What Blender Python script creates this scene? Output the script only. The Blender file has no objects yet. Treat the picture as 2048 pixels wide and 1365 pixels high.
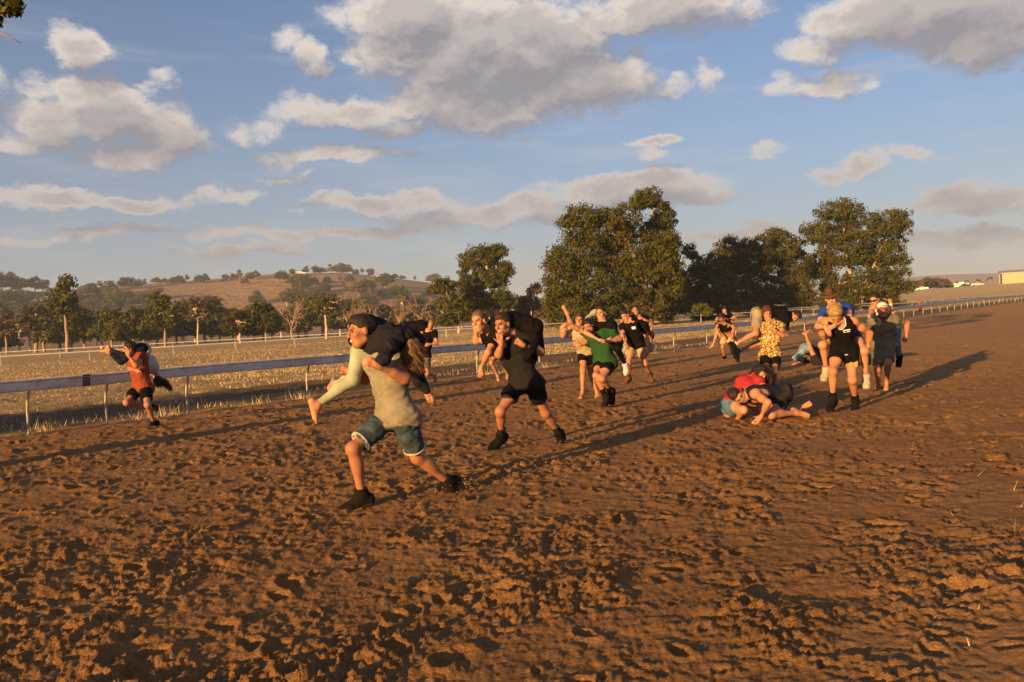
import bpy, bmesh, math, random
import numpy as np
from mathutils import Vector, Matrix
from mathutils.bvhtree import BVHTree

random.seed(7)
RNG = np.random.default_rng(11)
SC = bpy.context.scene
COL = SC.collection
rad = math.radians

# ------------------------------------------------------------------ camera
CAM_H = 1.55
FPX = 1707.0                      # focal length in pixels of the 2048 px wide photograph
PITCH = math.atan(37.5 / FPX)
ROLL = math.atan(0.053)
_f = Vector((0, math.cos(PITCH), -math.sin(PITCH)))
_r0 = Vector((1, 0, 0))
_u0 = _r0.cross(_f)
_r = _r0 * math.cos(ROLL) - _u0 * math.sin(ROLL)
_u = _u0 * math.cos(ROLL) + _r0 * math.sin(ROLL)
CAM = Vector((0, 0, CAM_H))
cam_data = bpy.data.cameras.new('camera')
cam = bpy.data.objects.new('camera', cam_data)
COL.objects.link(cam)
cam_data.sensor_width = 36.0
cam_data.lens = FPX / 2048 * 36.0
cam_data.clip_start = 0.05
cam_data.clip_end = 20000
M = Matrix.Identity(4)
for i in range(3):
    M[i][0] = _r[i]; M[i][1] = _u[i]; M[i][2] = -_f[i]; M[i][3] = CAM[i]
cam.matrix_world = M
SC.camera = cam

# ------------------------------------------------------------------ light
SUN_EL = rad(8.3)
SUN_AZ = rad(37.5)                # the shadows run this far to the right of straight ahead
SUN_TRAVEL = Vector((math.sin(SUN_AZ) * math.cos(SUN_EL), math.cos(SUN_AZ) * math.cos(SUN_EL), -math.sin(SUN_EL)))
sd = bpy.data.lights.new('sun', 'SUN')
sd.energy = 5.0
sd.angle = rad(0.6)
sd.color = (1.0, 0.57, 0.20)
sun = bpy.data.objects.new('sun', sd)
COL.objects.link(sun)
sun.rotation_euler = SUN_TRAVEL.to_track_quat('-Z', 'Y').to_euler()
sun.location = (-30, -40, 30)
SC.view_settings.view_transform = 'Standard'
SC.view_settings.look = 'None'
SC.view_settings.gamma = 1.0
SC.view_settings.use_curve_mapping = False
SC.view_settings.exposure = 1.34
SC.cycles.use_denoising = True
SC.cycles.max_bounces = 4
SC.cycles.diffuse_bounces = 2
SC.cycles.glossy_bounces = 2
SC.cycles.transparent_max_bounces = 6
SC.cycles.volume_bounces = 0

# ------------------------------------------------------------------ pixel helpers
def ray(px, py):
    return (_f + _r * ((px - 1024) / FPX) + _u * ((682.5 - py) / FPX))
def P(px, py, Y):
    """the point at depth Y (metres ahead) seen at that pixel"""
    d = ray(px, py)
    return CAM + d * (Y / d.y)
def smooth(a, b, x):
    t = np.clip((x - a) / (b - a), 0, 1)
    return t * t * (3 - 2 * t)
RX, RY = -7.82, 16.3              # a post of the near rail; the rail runs along RD
RD = np.array([0.6155, 0.7881])
def rail_side(x, y):
    """metres to the track side of the near rail (negative: infield)"""
    return (x - RX) * RD[1] - (y - RY) * RD[0]
RIDGE_PX = [(-700, 600), (-300, 585), (0, 588), (120, 582), (200, 574), (330, 567), (450, 560), (560, 549), (680, 546), (760, 553), (860, 566), (960, 592), (1040, 618), (1150, 632), (1700, 612), (2600, 570)]
def px_ray_angles(px, py):
    d = ray(px, py)
    return math.atan2(d.x, d.y), d.z / math.hypot(d.x, d.y)
_ra = np.array([px_ray_angles(*p) for p in RIDGE_PX])
FAR_PX = [(-700, 640), (700, 622), (1000, 596), (1060, 590), (1200, 588), (1500, 574), (1800, 557), (1900, 553), (1980, 551), (2100, 549), (2600, 530)]
_fa = np.array([px_ray_angles(*p) for p in FAR_PX])
def terrain(x, y):
    x = np.asarray(x, float); y = np.asarray(y, float)
    r = np.hypot(x, y)
    az = np.arctan2(x, y)
    front = smooth(-0.1, 0.5, np.cos(az))
    z = 0.45 * smooth(38, 95, y)
    d = np.maximum(0, r - 70)
    z = z + 4.2e-5 * np.minimum(d, 330) ** 2 * smooth(-10, 60, x) * front
    z = z + 2.0 * np.exp(-((x - 222) ** 2 + (y - 352) ** 2) / 60.0 ** 2)      # low bank the shed stands on
    h1 = np.minimum(np.interp(az, _ra[:, 0], _ra[:, 1]) * 900, 66)
    prof = smooth(420, 900, r) - 0.75 * smooth(900, 1600, r)
    z = z + np.maximum(h1, 3) * prof * (1 + 0.05 * np.sin(x * 0.021 + 1) * np.sin(y * 0.017) * smooth(450, 600, r) * (1 - smooth(800, 880, r)))
    h2 = np.minimum(np.interp(az, _fa[:, 0], _fa[:, 1]) * 2600, 62)
    z = z + np.maximum(h2, 0) * smooth(1700, 2600, r) * (1 - 0.5 * smooth(2600, 5000, r))
    return z
def G(px, py):
    """where that pixel's ray meets the ground"""
    d = ray(px, py)
    if d.z < -0.002 and CAM_H / -d.z < 38:
        return CAM + d * (CAM_H / -d.z)
    t = 5.0; prev = t
    while t < 9000:
        p = CAM + d * t
        if p.z < float(terrain(p.x, p.y)):
            a, b = prev, t
            for _ in range(20):
                m = (a + b) / 2; p = CAM + d * m
                if p.z < float(terrain(p.x, p.y)): b = m
                else: a = m
            return CAM + d * b
        prev = t; t *= 1.02
    return None
def on_ground(px, Y):
    """ground point at depth Y below pixel column px (taken at the horizon row)"""
    d = ray(px, 645 - 0.053 * (px - 1024))
    x = d.x / d.y * Y
    return Vector((x, Y, float(terrain(x, Y))))

# ------------------------------------------------------------------ node helpers
def new_mat(name):
    m = bpy.data.materials.new(name)
    m.use_nodes = True
    nt = m.node_tree
    nt.nodes.clear()
    out = nt.nodes.new('ShaderNodeOutputMaterial')
    b = nt.nodes.new('ShaderNodeBsdfPrincipled')
    nt.links.new(b.outputs[0], out.inputs[0])
    return m, nt, b
class NT:
    def __init__(s, nt): s.nt = nt
    def n(s, t, **kw):
        x = s.nt.nodes.new(t)
        for k, v in kw.items(): setattr(x, k, v)
        return x
    def l(s, a, b): s.nt.links.new(a, b)
    def set(s, sock, v):
        if hasattr(v, 'is_output') or isinstance(v, bpy.types.NodeSocket): s.l(v, sock)
        else: sock.default_value = v
    def math(s, op, a, b=None, c=None, clamp=False):
        x = s.n('ShaderNodeMath', operation=op, use_clamp=clamp)
        s.set(x.inputs[0], a)
        if b is not None: s.set(x.inputs[1], b)
        if c is not None: s.set(x.inputs[2], c)
        return x.outputs[0]
    def vm(s, op, a, b=None, c=None):
        x = s.n('ShaderNodeVectorMath', operation=op)
        s.set(x.inputs[0], a)
        if b is not None: s.set(x.inputs[1], b)
        if c is not None: s.set(x.inputs[2], c)
        return x.outputs['Value'] if op in ('DOT_PRODUCT', 'LENGTH') else x.outputs[0]
    def noise(s, vec, scale, detail=4, rough=0.55, out='Fac', **kw):
        x = s.n('ShaderNodeTexNoise', **kw)
        if vec is not None: s.l(vec, x.inputs['Vector'])
        x.inputs['Scale'].default_value = scale
        x.inputs['Detail'].default_value = detail
        x.inputs['Roughness'].default_value = rough
        return x.outputs[out]
    def mix(s, fac, a, b, blend='MIX'):
        x = s.n('ShaderNodeMix', data_type='RGBA', blend_type=blend)
        s.set(x.inputs[0], fac); s.set(x.inputs[6], a); s.set(x.inputs[7], b)
        return x.outputs[2]
    def ramp(s, fac, lo, hi):
        x = s.n('ShaderNodeMapRange', interpolation_type='SMOOTHSTEP')
        s.set(x.inputs[0], fac); x.inputs[1].default_value = lo; x.inputs[2].default_value = hi
        return x.outputs[0]
    def bump(s, h, strength, dist, normal=None):
        x = s.n('ShaderNodeBump')
        x.inputs['Strength'].default_value = strength; x.inputs['Distance'].default_value = dist
        s.l(h, x.inputs['Height'])
        if normal is not None: s.l(normal, x.inputs['Normal'])
        return x.outputs[0]
def c4(c): return (c[0], c[1], c[2], 1.0)
def simple_mat(name, col, col2=None, rough=0.8, scale=8.0, bump=0.0, bscale=60.0, spec=0.3, metal=0.0, bdist=0.01):
    m, nt, b = new_mat(name)
    t = NT(nt)
    tc = t.n('ShaderNodeTexCoord').outputs['Object']
    col2 = col2 or tuple(v * 0.78 for v in col)
    f = t.ramp(t.noise(tc, scale, 5, 0.6), 0.3, 0.7)
    t.l(t.mix(f, c4(col), c4(col2)), b.inputs['Base Color'])
    b.inputs['Roughness'].default_value = rough
    b.inputs['Specular IOR Level'].default_value = spec
    b.inputs['Metallic'].default_value = metal
    if bump:
        t.l(t.bump(t.noise(tc, bscale, 3, 0.6), bump, bdist), b.inputs['Normal'])
    return m

# ------------------------------------------------------------------ sky
W = bpy.data.worlds.new('World')
SC.world = W
W.use_nodes = True
wt = W.node_tree
wt.nodes.clear()
t = NT(wt)
wout = t.n('ShaderNodeOutputWorld')
SKY_STRENGTH = 0.057
sky = t.n('ShaderNodeTexSky', sky_type='NISHITA')
sky.sun_disc = False
sky.sun_elevation = SUN_EL
sky.sun_rotation = math.atan2(-SUN_TRAVEL.x, -SUN_TRAVEL.y) % (2 * math.pi)
sky.altitude = 150
sky.air_density = 1.0
sky.dust_density = 0.3
sky.ozone_density = 3.6
SKY_TINT = (1.3, 1.13, 1.13, 1)

# clouds: puffs at fixed bearings and heights in the sky (world directions), shaped by noise
CLOUDS = [(150, 95, 55, 48, .95), (95, 235, 85, 50, 1), (225, 228, 120, 58, 1.1), (325, 262, 75, 66, 1), (290, 308, 130, 26, .8), (25, 285, 60, 26, .75),
          (325, 150, 36, 20, .45), (620, 128, 50, 30, .75), (580, 92, 36, 22, .42), (830, 30, 165, 66, 1.3), (1000, 95, 250, 98, 1.5), (1150, 165, 170, 66, 1.3),
          (770, 110, 85, 42, 1), (880, 185, 150, 55, 1), (690, 226, 160, 40, .9), (800, 262, 100, 28, .8), (970, 225, 170, 45, .95), (1340, 175, 70, 20, .5),
          (1320, 22, 200, 52, 1.1), (680, 316, 160, 20, .75), (520, 262, 70, 30, .55), (1830, 15, 200, 66, 1.25), (1970, 60, 140, 66, 1.25), (1640, 95, 80, 32, .62),
          (1640, 168, 110, 24, .8), (1432, 148, 36, 30, .7), (1315, 283, 75, 14, .85), (1295, 312, 30, 13, .6), (1690, 336, 80, 21, .8), (1820, 301, 70, 12, .62),
          (1530, 308, 32, 13, .58), (1250, 378, 215, 34, 1.05), (990, 425, 260, 32, .85), (1390, 386, 100, 20, .8), (750, 405, 160, 20, 1.0), (180, 405, 220, 22, 1.0),
          (475, 393, 75, 14, .68), (585, 361, 60, 9, .55), (1950, 408, 150, 28, 1.0), (700, 462, 320, 17, .95), (500, 500, 150, 14, .9), (1500, 470, 300, 16, .75), (1900, 480, 220, 14, .7), (150, 470, 200, 12, .7),
          (2300, 120, 180, 70, 1), (-220, 160, 160, 60, 1), (2350, 380, 200, 25, .7), (-250, 380, 180, 22, .6)]
def ang(px, py):
    d = ray(px, py)
    return math.atan2(d.x, d.y), math.atan2(d.z, math.hypot(d.x, d.y))
tc = t.n('ShaderNodeTexCoord').outputs['Generated']
sx = t.n('ShaderNodeSeparateXYZ'); t.l(tc, sx.inputs[0])
az = t.math('ARCTAN2', sx.outputs[0], sx.outputs[1])
el = t.math('ARCSINE', sx.outputs[2])
cv = t.n('ShaderNodeCombineXYZ'); t.l(az, cv.inputs[0]); t.l(el, cv.inputs[1])
CV = cv.outputs[0]
hz = t.math('MULTIPLY', t.math('EXPONENT', t.math('MULTIPLY', t.math('MAXIMUM', el, 0.0), -5.2)), 0.95)   # dusty air low over the land
skyc = t.mix(1.0, sky.outputs[0], SKY_TINT, 'MULTIPLY')
HAZE_COL = (2.5, 2.42, 2.5, 1)
skyc = t.mix(hz, skyc, HAZE_COL)
CL_B, CL_D = (7.6, 6.6, 5.5, 1), (2.0, 2.0, 2.3, 1)
def sky_leaf(blobs, loose=False):
    """one patch of the sky with the puffs that reach into it"""
    gr_ = bpy.data.node_groups.new('sky_patch', 'ShaderNodeTree')
    for nm, ty in (('Direction', 'NodeSocketVector'), ('Height', 'NodeSocketFloat'), ('Haze', 'NodeSocketFloat'), ('Sky', 'NodeSocketColor')):
        gr_.interface.new_socket(nm, in_out='INPUT', socket_type=ty)
    gr_.interface.new_socket('Shader', in_out='OUTPUT', socket_type='NodeSocketShader')
    g = NT(gr_)
    gi = g.n('NodeGroupInput'); go = g.n('NodeGroupOutput')
    CVg, el_, hz_, sky_ = gi.outputs[0], gi.outputs[1], gi.outputs[2], gi.outputs[3]
    def cover(vec):
        acc = None
        if blobs:
            w = g.vm('MULTIPLY', g.vm('SUBTRACT', g.noise(g.vm('MULTIPLY', vec, (1, 1.6, 1)), 10.0, 5, 0.62, out='Color', noise_dimensions='2D'), (.5, .5, .5)), (.085, .055, 0))
            pw = g.vm('ADD', vec, w)
            for (a, e, sx_, sy_, wgt) in blobs:
                q = g.vm('MULTIPLY_ADD', pw, (1 / sx_, 1 / sy_, 0), (-a / sx_, -e / sy_, 0))
                v = g.math('MULTIPLY_ADD', g.vm('DOT_PRODUCT', q, q), -wgt, wgt)
                acc = v if acc is None else g.math('MAXIMUM', acc, v)
        if loose or not blobs:
            fb = g.math('MULTIPLY_ADD', g.noise(g.vm('MULTIPLY', vec, (1, 2.2, 1)), 4.0, 3, 0.5, noise_dimensions='2D'), 5.0, -2.6 if loose else -6.0)
            acc = fb if acc is None else g.math('MAXIMUM', acc, fb)
        puff = g.noise(g.vm('MULTIPLY', vec, (1, 1.5, 1)), 26.0, 6, 0.64, noise_dimensions='2D')
        return g.math('ADD', acc, g.math('MULTIPLY_ADD', puff, 1.5, -0.86))
    b_ = g.n('ShaderNodeBackground'); b_.inputs[1].default_value = SKY_STRENGTH
    d0 = cover(CVg)
    d1 = cover(g.vm('ADD', CVg, (-0.016, 0.026, 0)))
    alpha = g.math('MULTIPLY', g.ramp(d0, -0.22, 0.72), g.ramp(el_, 0.0, 0.05))
    # the side of a cloud turned to the low sun is bright, the depth behind it grey
    lit = g.math('MULTIPLY_ADD', g.math('SUBTRACT', d0, d1), 1.0, 0.34, clamp=True)
    lit = g.math('MULTIPLY', lit, g.math('MULTIPLY_ADD', g.ramp(d0, 0.25, 1.05), -0.62, 1.0))
    ccol = g.mix(lit, CL_D, CL_B)
    ccol = g.mix(g.math('MULTIPLY', hz_, 1.25, clamp=True), ccol, (2.15, 2.08, 2.25, 1))
    cir = g.ramp(g.noise(g.vm('MULTIPLY', CVg, (2.0, 14.0, 1)), 2.2, 4, 0.62, noise_dimensions='2D'), 0.48, 0.8)
    sc_ = g.mix(g.math('MULTIPLY', cir, 0.28), sky_, (4.2, 4.1, 4.2, 1))
    g.l(g.mix(alpha, sc_, ccol), b_.inputs[0])
    g.l(b_.outputs[0], go.inputs[0])
    n = t.n('ShaderNodeGroup'); n.node_tree = gr_
    t.l(CV, n.inputs[0]); t.l(el, n.inputs[1]); t.l(hz, n.inputs[2]); t.l(skyc, n.inputs[3])
    return n.outputs[0]
ALLB = []
for (cx, cy, rx, ry, wgt) in CLOUDS:
    a, e = ang(cx, cy); ALLB.append((a, e, rx / FPX * 1.04, ry / FPX * 1.10, wgt))
def reach(a0, a1, e0, e1):
    return [b_ for b_ in ALLB if b_[0] + b_[2] * 1.2 + .075 > a0 and b_[0] - b_[2] * 1.2 - .075 < a1 and b_[1] + b_[3] * 1.3 + .06 > e0 and b_[1] - b_[3] * 1.3 - .06 < e1]
def pick(fac, lo, hi):
    m_ = t.n('ShaderNodeMixShader'); t.l(fac, m_.inputs[0]); t.l(lo, m_.inputs[1]); t.l(hi, m_.inputs[2]); return m_.outputs[0]
AZS = [-0.75, -0.36, -0.16, 0.03, 0.22, 0.42, 0.75]; ELS = [0.0, 0.12, 0.22, 0.5]
def strip(k):
    cells = [sky_leaf(reach(AZS[i], AZS[i + 1], ELS[k], ELS[k + 1])) for i in range(len(AZS) - 1)]
    out = cells[0]
    for i in range(1, len(cells)): out = pick(t.math('GREATER_THAN', az, AZS[i]), out, cells[i])
    return out
inside = strip(0)
for k in range(1, len(ELS) - 1): inside = pick(t.math('GREATER_THAN', el, ELS[k]), inside, strip(k))
ground_bg = t.n('ShaderNodeBackground'); ground_bg.inputs[1].default_value = SKY_STRENGTH; t.l(skyc, ground_bg.inputs[0])
beyond = t.math('MAXIMUM', t.math('GREATER_THAN', t.math('ABSOLUTE', az), 0.75), t.math('GREATER_THAN', el, 0.5))
full = pick(beyond, inside, sky_leaf([], True))
full = pick(t.math('LESS_THAN', el, 0.0), full, ground_bg.outputs[0])
t.l(full, wout.inputs[0])
W.cycles.sampling_method = 'MANUAL'
W.cycles.sample_map_resolution = 512

# ------------------------------------------------------------------ object helpers
def link(name, me, mats=None, parent=None, loc=None):
    o = bpy.data.objects.new(name, me)
    COL.objects.link(o)
    if mats is not None and me is not None and len(me.materials) == 0:
        for m in (mats if isinstance(mats, (list, tuple)) else [mats]): me.materials.append(m)
    if parent is not None: o.parent = parent
    if loc is not None: o.location = loc
    return o
def tag(o, label=None, cat=None, group=None, kind=None):
    if label: o['label'] = label
    if cat: o['category'] = cat
    if group: o['group'] = group
    if kind: o['kind'] = kind
    return o
def empty(name, loc=(0, 0, 0), rz=0.0):
    o = bpy.data.objects.new(name, None)
    COL.objects.link(o)
    o.location = loc; o.rotation_euler = (0, 0, rz)
    o.empty_display_size = 0.2
    return o
def np_mesh(name, V, F, smooth_shade=True, midx=None):
    """V (n,3), F (m,3|4) arrays"""
    me = bpy.data.meshes.new(name)
    V = np.ascontiguousarray(V, dtype=np.float32); F = np.ascontiguousarray(F, dtype=np.int32)
    k = F.shape[1]
    me.vertices.add(len(V)); me.vertices.foreach_set('co', V.ravel())
    me.loops.add(F.size); me.loops.foreach_set('vertex_index', F.ravel())
    me.polygons.add(len(F))
    me.polygons.foreach_set('loop_start', np.arange(0, F.size, k, dtype=np.int32))
    try: me.polygons.foreach_set('loop_total', np.full(len(F), k, dtype=np.int32))
    except Exception: pass
    me.polygons.foreach_set('use_smooth', np.full(len(F), bool(smooth_shade)))
    if midx is not None: me.polygons.foreach_set('material_index', np.ascontiguousarray(midx, dtype=np.int32))
    me.update(calc_edges=True)
    return me
class MB:
    """collects faces of one part"""
    def __init__(s): s.v = []; s.f = []
    def add(s, V, F):
        b = len(s.v); s.v += [tuple(p) for p in V]; s.f += [tuple(i + b for i in f) for f in F]
        return s
    def box(s, c, d, ax=None, taper=1.0):
        c = Vector(c); hx, hy, hz = d[0] / 2, d[1] / 2, d[2] / 2
        pts = []
        for z in (-1, 1):
            k = taper if z > 0 else 1.0
            for (x, y) in ((-1, -1), (1, -1), (1, 1), (-1, 1)):
                p = Vector((x * hx * k, y * hy * k, z * hz))
                if ax is not None: p = ax @ p
                pts.append(c + p)
        return s.add(pts, [(3, 2, 1, 0), (4, 5, 6, 7), (0, 1, 5, 4), (1, 2, 6, 5), (2, 3, 7, 6), (3, 0, 4, 7)])
    def tube(s, pts, radii, n=8, caps=True):
        pts = [Vector(p) for p in pts]
        if not hasattr(radii, '__len__'): radii = [radii] * len(pts)
        V = []; F = []
        up = Vector((0.13, 0.21, 1)).normalized()
        for i, p in enumerate(pts):
            d = (pts[min(i + 1, len(pts) - 1)] - pts[max(i - 1, 0)]).normalized()
            a = d.cross(up)
            if a.length < 1e-3: a = d.cross(Vector((1, 0, 0)))
            a.normalize(); b = d.cross(a)
            for k in range(n):
                th = 2 * math.pi * k / n
                V.append(p + (a * math.cos(th) + b * math.sin(th)) * radii[i])
        for i in range(len(pts) - 1):
            for k in range(n):
                F.append((i * n + k, (i + 1) * n + k, (i + 1) * n + (k + 1) % n, i * n + (k + 1) % n))
        if caps:
            F.append(tuple(range(n))); F.append(tuple((len(pts) - 1) * n + k for k in reversed(range(n))))
        return s.add(V, F)
    def prism(s, prof, length, axis='x', c=(0, 0, 0)):
        """profile of (a,b) pairs extruded along an axis"""
        n = len(prof); V = []
        for e in (-length / 2, length / 2):
            for (a, b) in prof:
                V.append((c[0] + e, c[1] + a, c[2] + b) if axis == 'x' else (c[0] + a, c[1] + e, c[2] + b))
        F = [(i, (i + 1) % n, n + (i + 1) % n, n + i) for i in range(n)] + [tuple(reversed(range(n))), tuple(range(n, 2 * n))]
        return s.add(V, F)
    def mesh(s, name, smooth_shade=False):
        me = bpy.data.meshes.new(name)
        me.from_pydata(s.v, [], s.f)
        bm = bmesh.new(); bm.from_mesh(me); bmesh.ops.recalc_face_normals(bm, faces=bm.faces); bm.to_mesh(me); bm.free()
        if smooth_shade: me.polygons.foreach_set('use_smooth', [True] * len(me.polygons))
        me.update()
        return me
    def build(s, name, mat, parent=None, smooth_shade=False, loc=None):
        return link(name, s.mesh(name, smooth_shade), mat, parent, loc)

# ------------------------------------------------------------------ ground
def hash2(ix, iy, seed):
    h = (ix.astype(np.int64) * 374761393 + iy.astype(np.int64) * 668265263 + seed * 1442695041) & 0xffffffff
    h = ((h ^ (h >> 13)) * 1274126177) & 0xffffffff
    h = h ^ (h >> 16)
    return (h & 0xffffff).astype(np.float32) / 0xffffff
def vnoise(x, y, seed):
    ix = np.floor(x); iy = np.floor(y)
    fx = (x - ix).astype(np.float32); fy = (y - iy).astype(np.float32)
    ix = ix.astype(np.int64); iy = iy.astype(np.int64)
    u = fx * fx * fx * (fx * (fx * 6 - 15) + 10); v = fy * fy * fy * (fy * (fy * 6 - 15) + 10)
    a = hash2(ix, iy, seed); b = hash2(ix + 1, iy, seed); c = hash2(ix, iy + 1, seed); d = hash2(ix + 1, iy + 1, seed)
    return (a + (b - a) * u) * (1 - v) + (c + (d - c) * u) * v
def pits(x, y, cell, seed, rmin, rmax, frac):
    """hoof and foot prints: a bowl with a raised rim, one per cell at most"""
    out = np.zeros_like(x, dtype=np.float32)
    x = x + .05 * (vnoise(x * 14, y * 14, seed + 7) - .5); y = y + .05 * (vnoise(x * 14 + 9, y * 14, seed + 8) - .5)
    gx = np.floor(x / cell); gy = np.floor(y / cell)
    for ox in (-1, 0, 1):
        for oy in (-1, 0, 1):
            cx = (gx + ox).astype(np.int64); cy = (gy + oy).astype(np.int64)
            h1 = hash2(cx, cy, seed); h2 = hash2(cx, cy, seed + 1); h3 = hash2(cx, cy, seed + 2); h4 = hash2(cx, cy, seed + 3)
            px = (cx + h1) * cell; py = (cy + h2) * cell
            r = rmin + (rmax - rmin) * h3
            th = h4 * 6.283
            dx = x - px; dy = y - py
            a = dx * np.cos(th) + dy * np.sin(th); b = -dx * np.sin(th) + dy * np.cos(th)
            q = np.sqrt((a / r) ** 2 + (b / (r * 0.62)) ** 2)
            bowl = -0.8 * np.clip(1 - q * q, 0, 1) + 0.40 * np.exp(-((q - 1.15) / 0.28) ** 2)
            out += np.where(hash2(cx, cy, seed + 5) < frac, bowl * r, 0)
    return out
def soil(x, y, r):
    """height of the churned sand of the track above its mean level"""
    s = rail_side(x, y)
    wob = vnoise(x * 0.35, y * 0.35, 90) * 5
    packed = smooth(12.5, 17.5, s - wob + 0.12 * np.maximum(0, 9 - r))   # firmer verge on the photographer's side
    amp = (1 - 0.36 * packed) * (0.35 + 0.65 * smooth(-0.2, 0.8, s))
    # along- and across-track coordinates: the clods are drawn out along the track
    u = x * RD[0] + y * RD[1]; v = s
    z = np.zeros_like(x, dtype=np.float32)
    for (wl, a, sd_) in ((1.6, .016, 1), (.6, .012, 2), (.27, .010, 3), (.13, .011, 4), (.065, .012, 5), (.034, .011, 6)):
        f = 1 - smooth(0.5, 1.1, r * 0.0042 / wl)
        n = vnoise(u / (wl * 1.3), v / wl, sd_)
        if wl < 0.5: n = 1 - np.abs(2 * n - 1) if sd_ % 2 else n       # billowy lumps
        z += (a * (n - 0.5) * 2 * f).astype(np.float32)
    for (wl, a, sd_) in ((.17, .009, 41), (.09, .012, 42), (.05, .015, 43), (.03, .012, 44)):      # crumbled clods with steep sides
        f = 1 - smooth(0.5, 1.1, r * 0.0042 / wl)
        n = 0.55 * vnoise(u / wl + 3.1, v / wl, sd_) + 0.3 * vnoise(u / wl * 2.3, v / wl * 2.3, sd_ + 9) + 0.15 * vnoise(u / wl * 5.1, v / wl * 5.1, sd_ + 19)
        z += (a * (smooth(0.5, 0.58, n) - 0.3) * f).astype(np.float32)
    rough = (0.30 + 0.85 * smooth(0.3, 0.75, 0.6 * vnoise(x * 0.8, y * 0.8, 33) + 0.4 * vnoise(x * 2.6, y * 2.6, 34)))
    z = z * rough
    z += 0.52 * pits(x, y, 0.34, 50, 0.04, 0.095, 0.8) * (1 - smooth(26, 46, r))
    z += 0.42 * pits(x + 3, y + 1, 0.8, 70, 0.09, 0.16, 0.6) * (1 - smooth(30, 55, r))
    z = z * amp * (0.80 + 0.35 * smooth(5, 11, r))
    # wheel and harrow lines along the track
    z += 0.012 * np.sin(v * 9 + 2.5 * vnoise(u * 0.2, v * 0.8, 8)) * smooth(6, 14, r) * smooth(.5, 2, s)
    z += packed * 0.010 * (vnoise(u * 2.2, v * 14, 12) - .5) * 2
    return z, packed
def grow(r0, r1, n): return r0 * (r1 / r0) ** (np.arange(n) / n)
R = np.concatenate([grow(1.2, 2.6, 30), grow(2.6, 60, 600), grow(60, 420, 50), grow(420, 3000, 60), grow(3000, 4300, 6)])
fine = np.linspace(rad(-38), rad(38), 750)
TH = np.concatenate([fine, np.linspace(rad(38), rad(360 - 38), 61)[1:-1]])
nr, nth = len(R), len(TH)
rr, tt = np.meshgrid(R, TH, indexing='ij')
gx = (rr * np.sin(tt)).ravel(); gy = (rr * np.cos(tt)).ravel(); gr = rr.ravel()
gz = terrain(gx, gy)
side = rail_side(gx, gy)
near = gr < 75
zz = np.zeros_like(gx); pk = np.zeros_like(gx)
sz, spk = soil(gx[near], gy[near], gr[near])
zz[near] = sz; pk[near] = spk
pk[~near] = 0.8
pk = np.maximum(pk, 0.8 * smooth(9, 34, 0.5 * gy + 0.9 * gx) * (gy > 0))
in_track = smooth(-0.6, 0.4, side + 0.5 * (vnoise(gx * 0.8, gy * 0.8, 77) - .5))
fieldn = (vnoise(gx * 1.3, gy * 1.3, 21) - .5) * 0.06 + (vnoise(gx * 4, gy * 4, 22) - .5) * 0.03
gz = gz + np.where(gr < 75, zz * in_track + fieldn * (1 - in_track), 0) * (1 - smooth(50, 74, gr))
GZ_GRID = None
GV = np.stack([gx, gy, gz], 1)
ia = np.arange(nr - 1)[:, None] * nth + np.arange(nth)[None, :]
ib = np.arange(nr - 1)[:, None] * nth + (np.arange(nth)[None, :] + 1) % nth
GF = np.stack([ia, ib, ib + nth, ia + nth], -1).reshape(-1, 4)
# drop the fine detail behind the camera: nothing there needs it
fr = gr[GF].mean(1); fs = side[GF].mean(1)
z_track = (fs > -0.35) & (fr < 420)
z_hill = fr >= 420
z_field = ~z_track & ~z_hill
soil_floor = lambda x, y: float(terrain(x, y))

def dirt_mat():
    m, nt, b = new_mat('track_sand')
    t = NT(nt)
    pos = t.n('ShaderNodeNewGeometry').outputs['Position']
    pack = t.n('ShaderNodeAttribute', attribute_name='packed').outputs['Fac']
    n1 = t.ramp(t.noise(pos, 0.7, 5, 0.6), 0.32, 0.7)
    n2 = t.ramp(t.noise(pos, 9.0, 5, 0.7), 0.3, 0.72)
    n3 = t.ramp(t.noise(pos, 55.0, 3, 0.7), 0.35, 0.7)
    c = t.mix(n1, c4((0.30, 0.152, 0.056)), c4((0.41, 0.215, 0.083)))
    c = t.mix(t.math('MULTIPLY', n2, 0.6), c, c4((0.16, 0.078, 0.030)))
    c = t.mix(t.math('MULTIPLY', pack, 0.75), c, c4((0.54, 0.310, 0.140)))
    c = t.mix(t.math('MULTIPLY', n3, 0.35), c, c4((0.48, 0.262, 0.108)))
    grit = t.ramp(t.noise(pos, 140.0, 2, 0.5), 0.66, 0.74)
    c = t.mix(t.math('MULTIPLY', grit, 0.4), c, c4((0.5, 0.38, 0.27)))
    t.l(c, b.inputs['Base Color'])
    b.inputs['Roughness'].default_value = 0.95
    b.inputs['Specular IOR Level'].default_value = 0.12
    h = t.math('ADD', t.noise(pos, 38.0, 6, 0.7), t.math('MULTIPLY', t.noise(pos, 9.0, 4, 0.65), 1.2))
    far = t.bump(t.noise(pos, 3.2, 5, 0.7), 1.0, 0.24)           # larger lumps, told apart only down the track
    cd = t.n('ShaderNodeAttribute', attribute_name='distance').outputs['Fac']
    fm = t.n('ShaderNodeMix', data_type='VECTOR'); t.l(t.ramp(cd, 14.0, 45.0), fm.inputs[0])
    ge = t.n('ShaderNodeNewGeometry').outputs['Normal']
    t.l(ge, fm.inputs[4]); t.l(far, fm.inputs[5])
    t.l(t.bump(h, 1.0, 0.06, fm.outputs[1]), b.inputs['Normal'])
    return m
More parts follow.
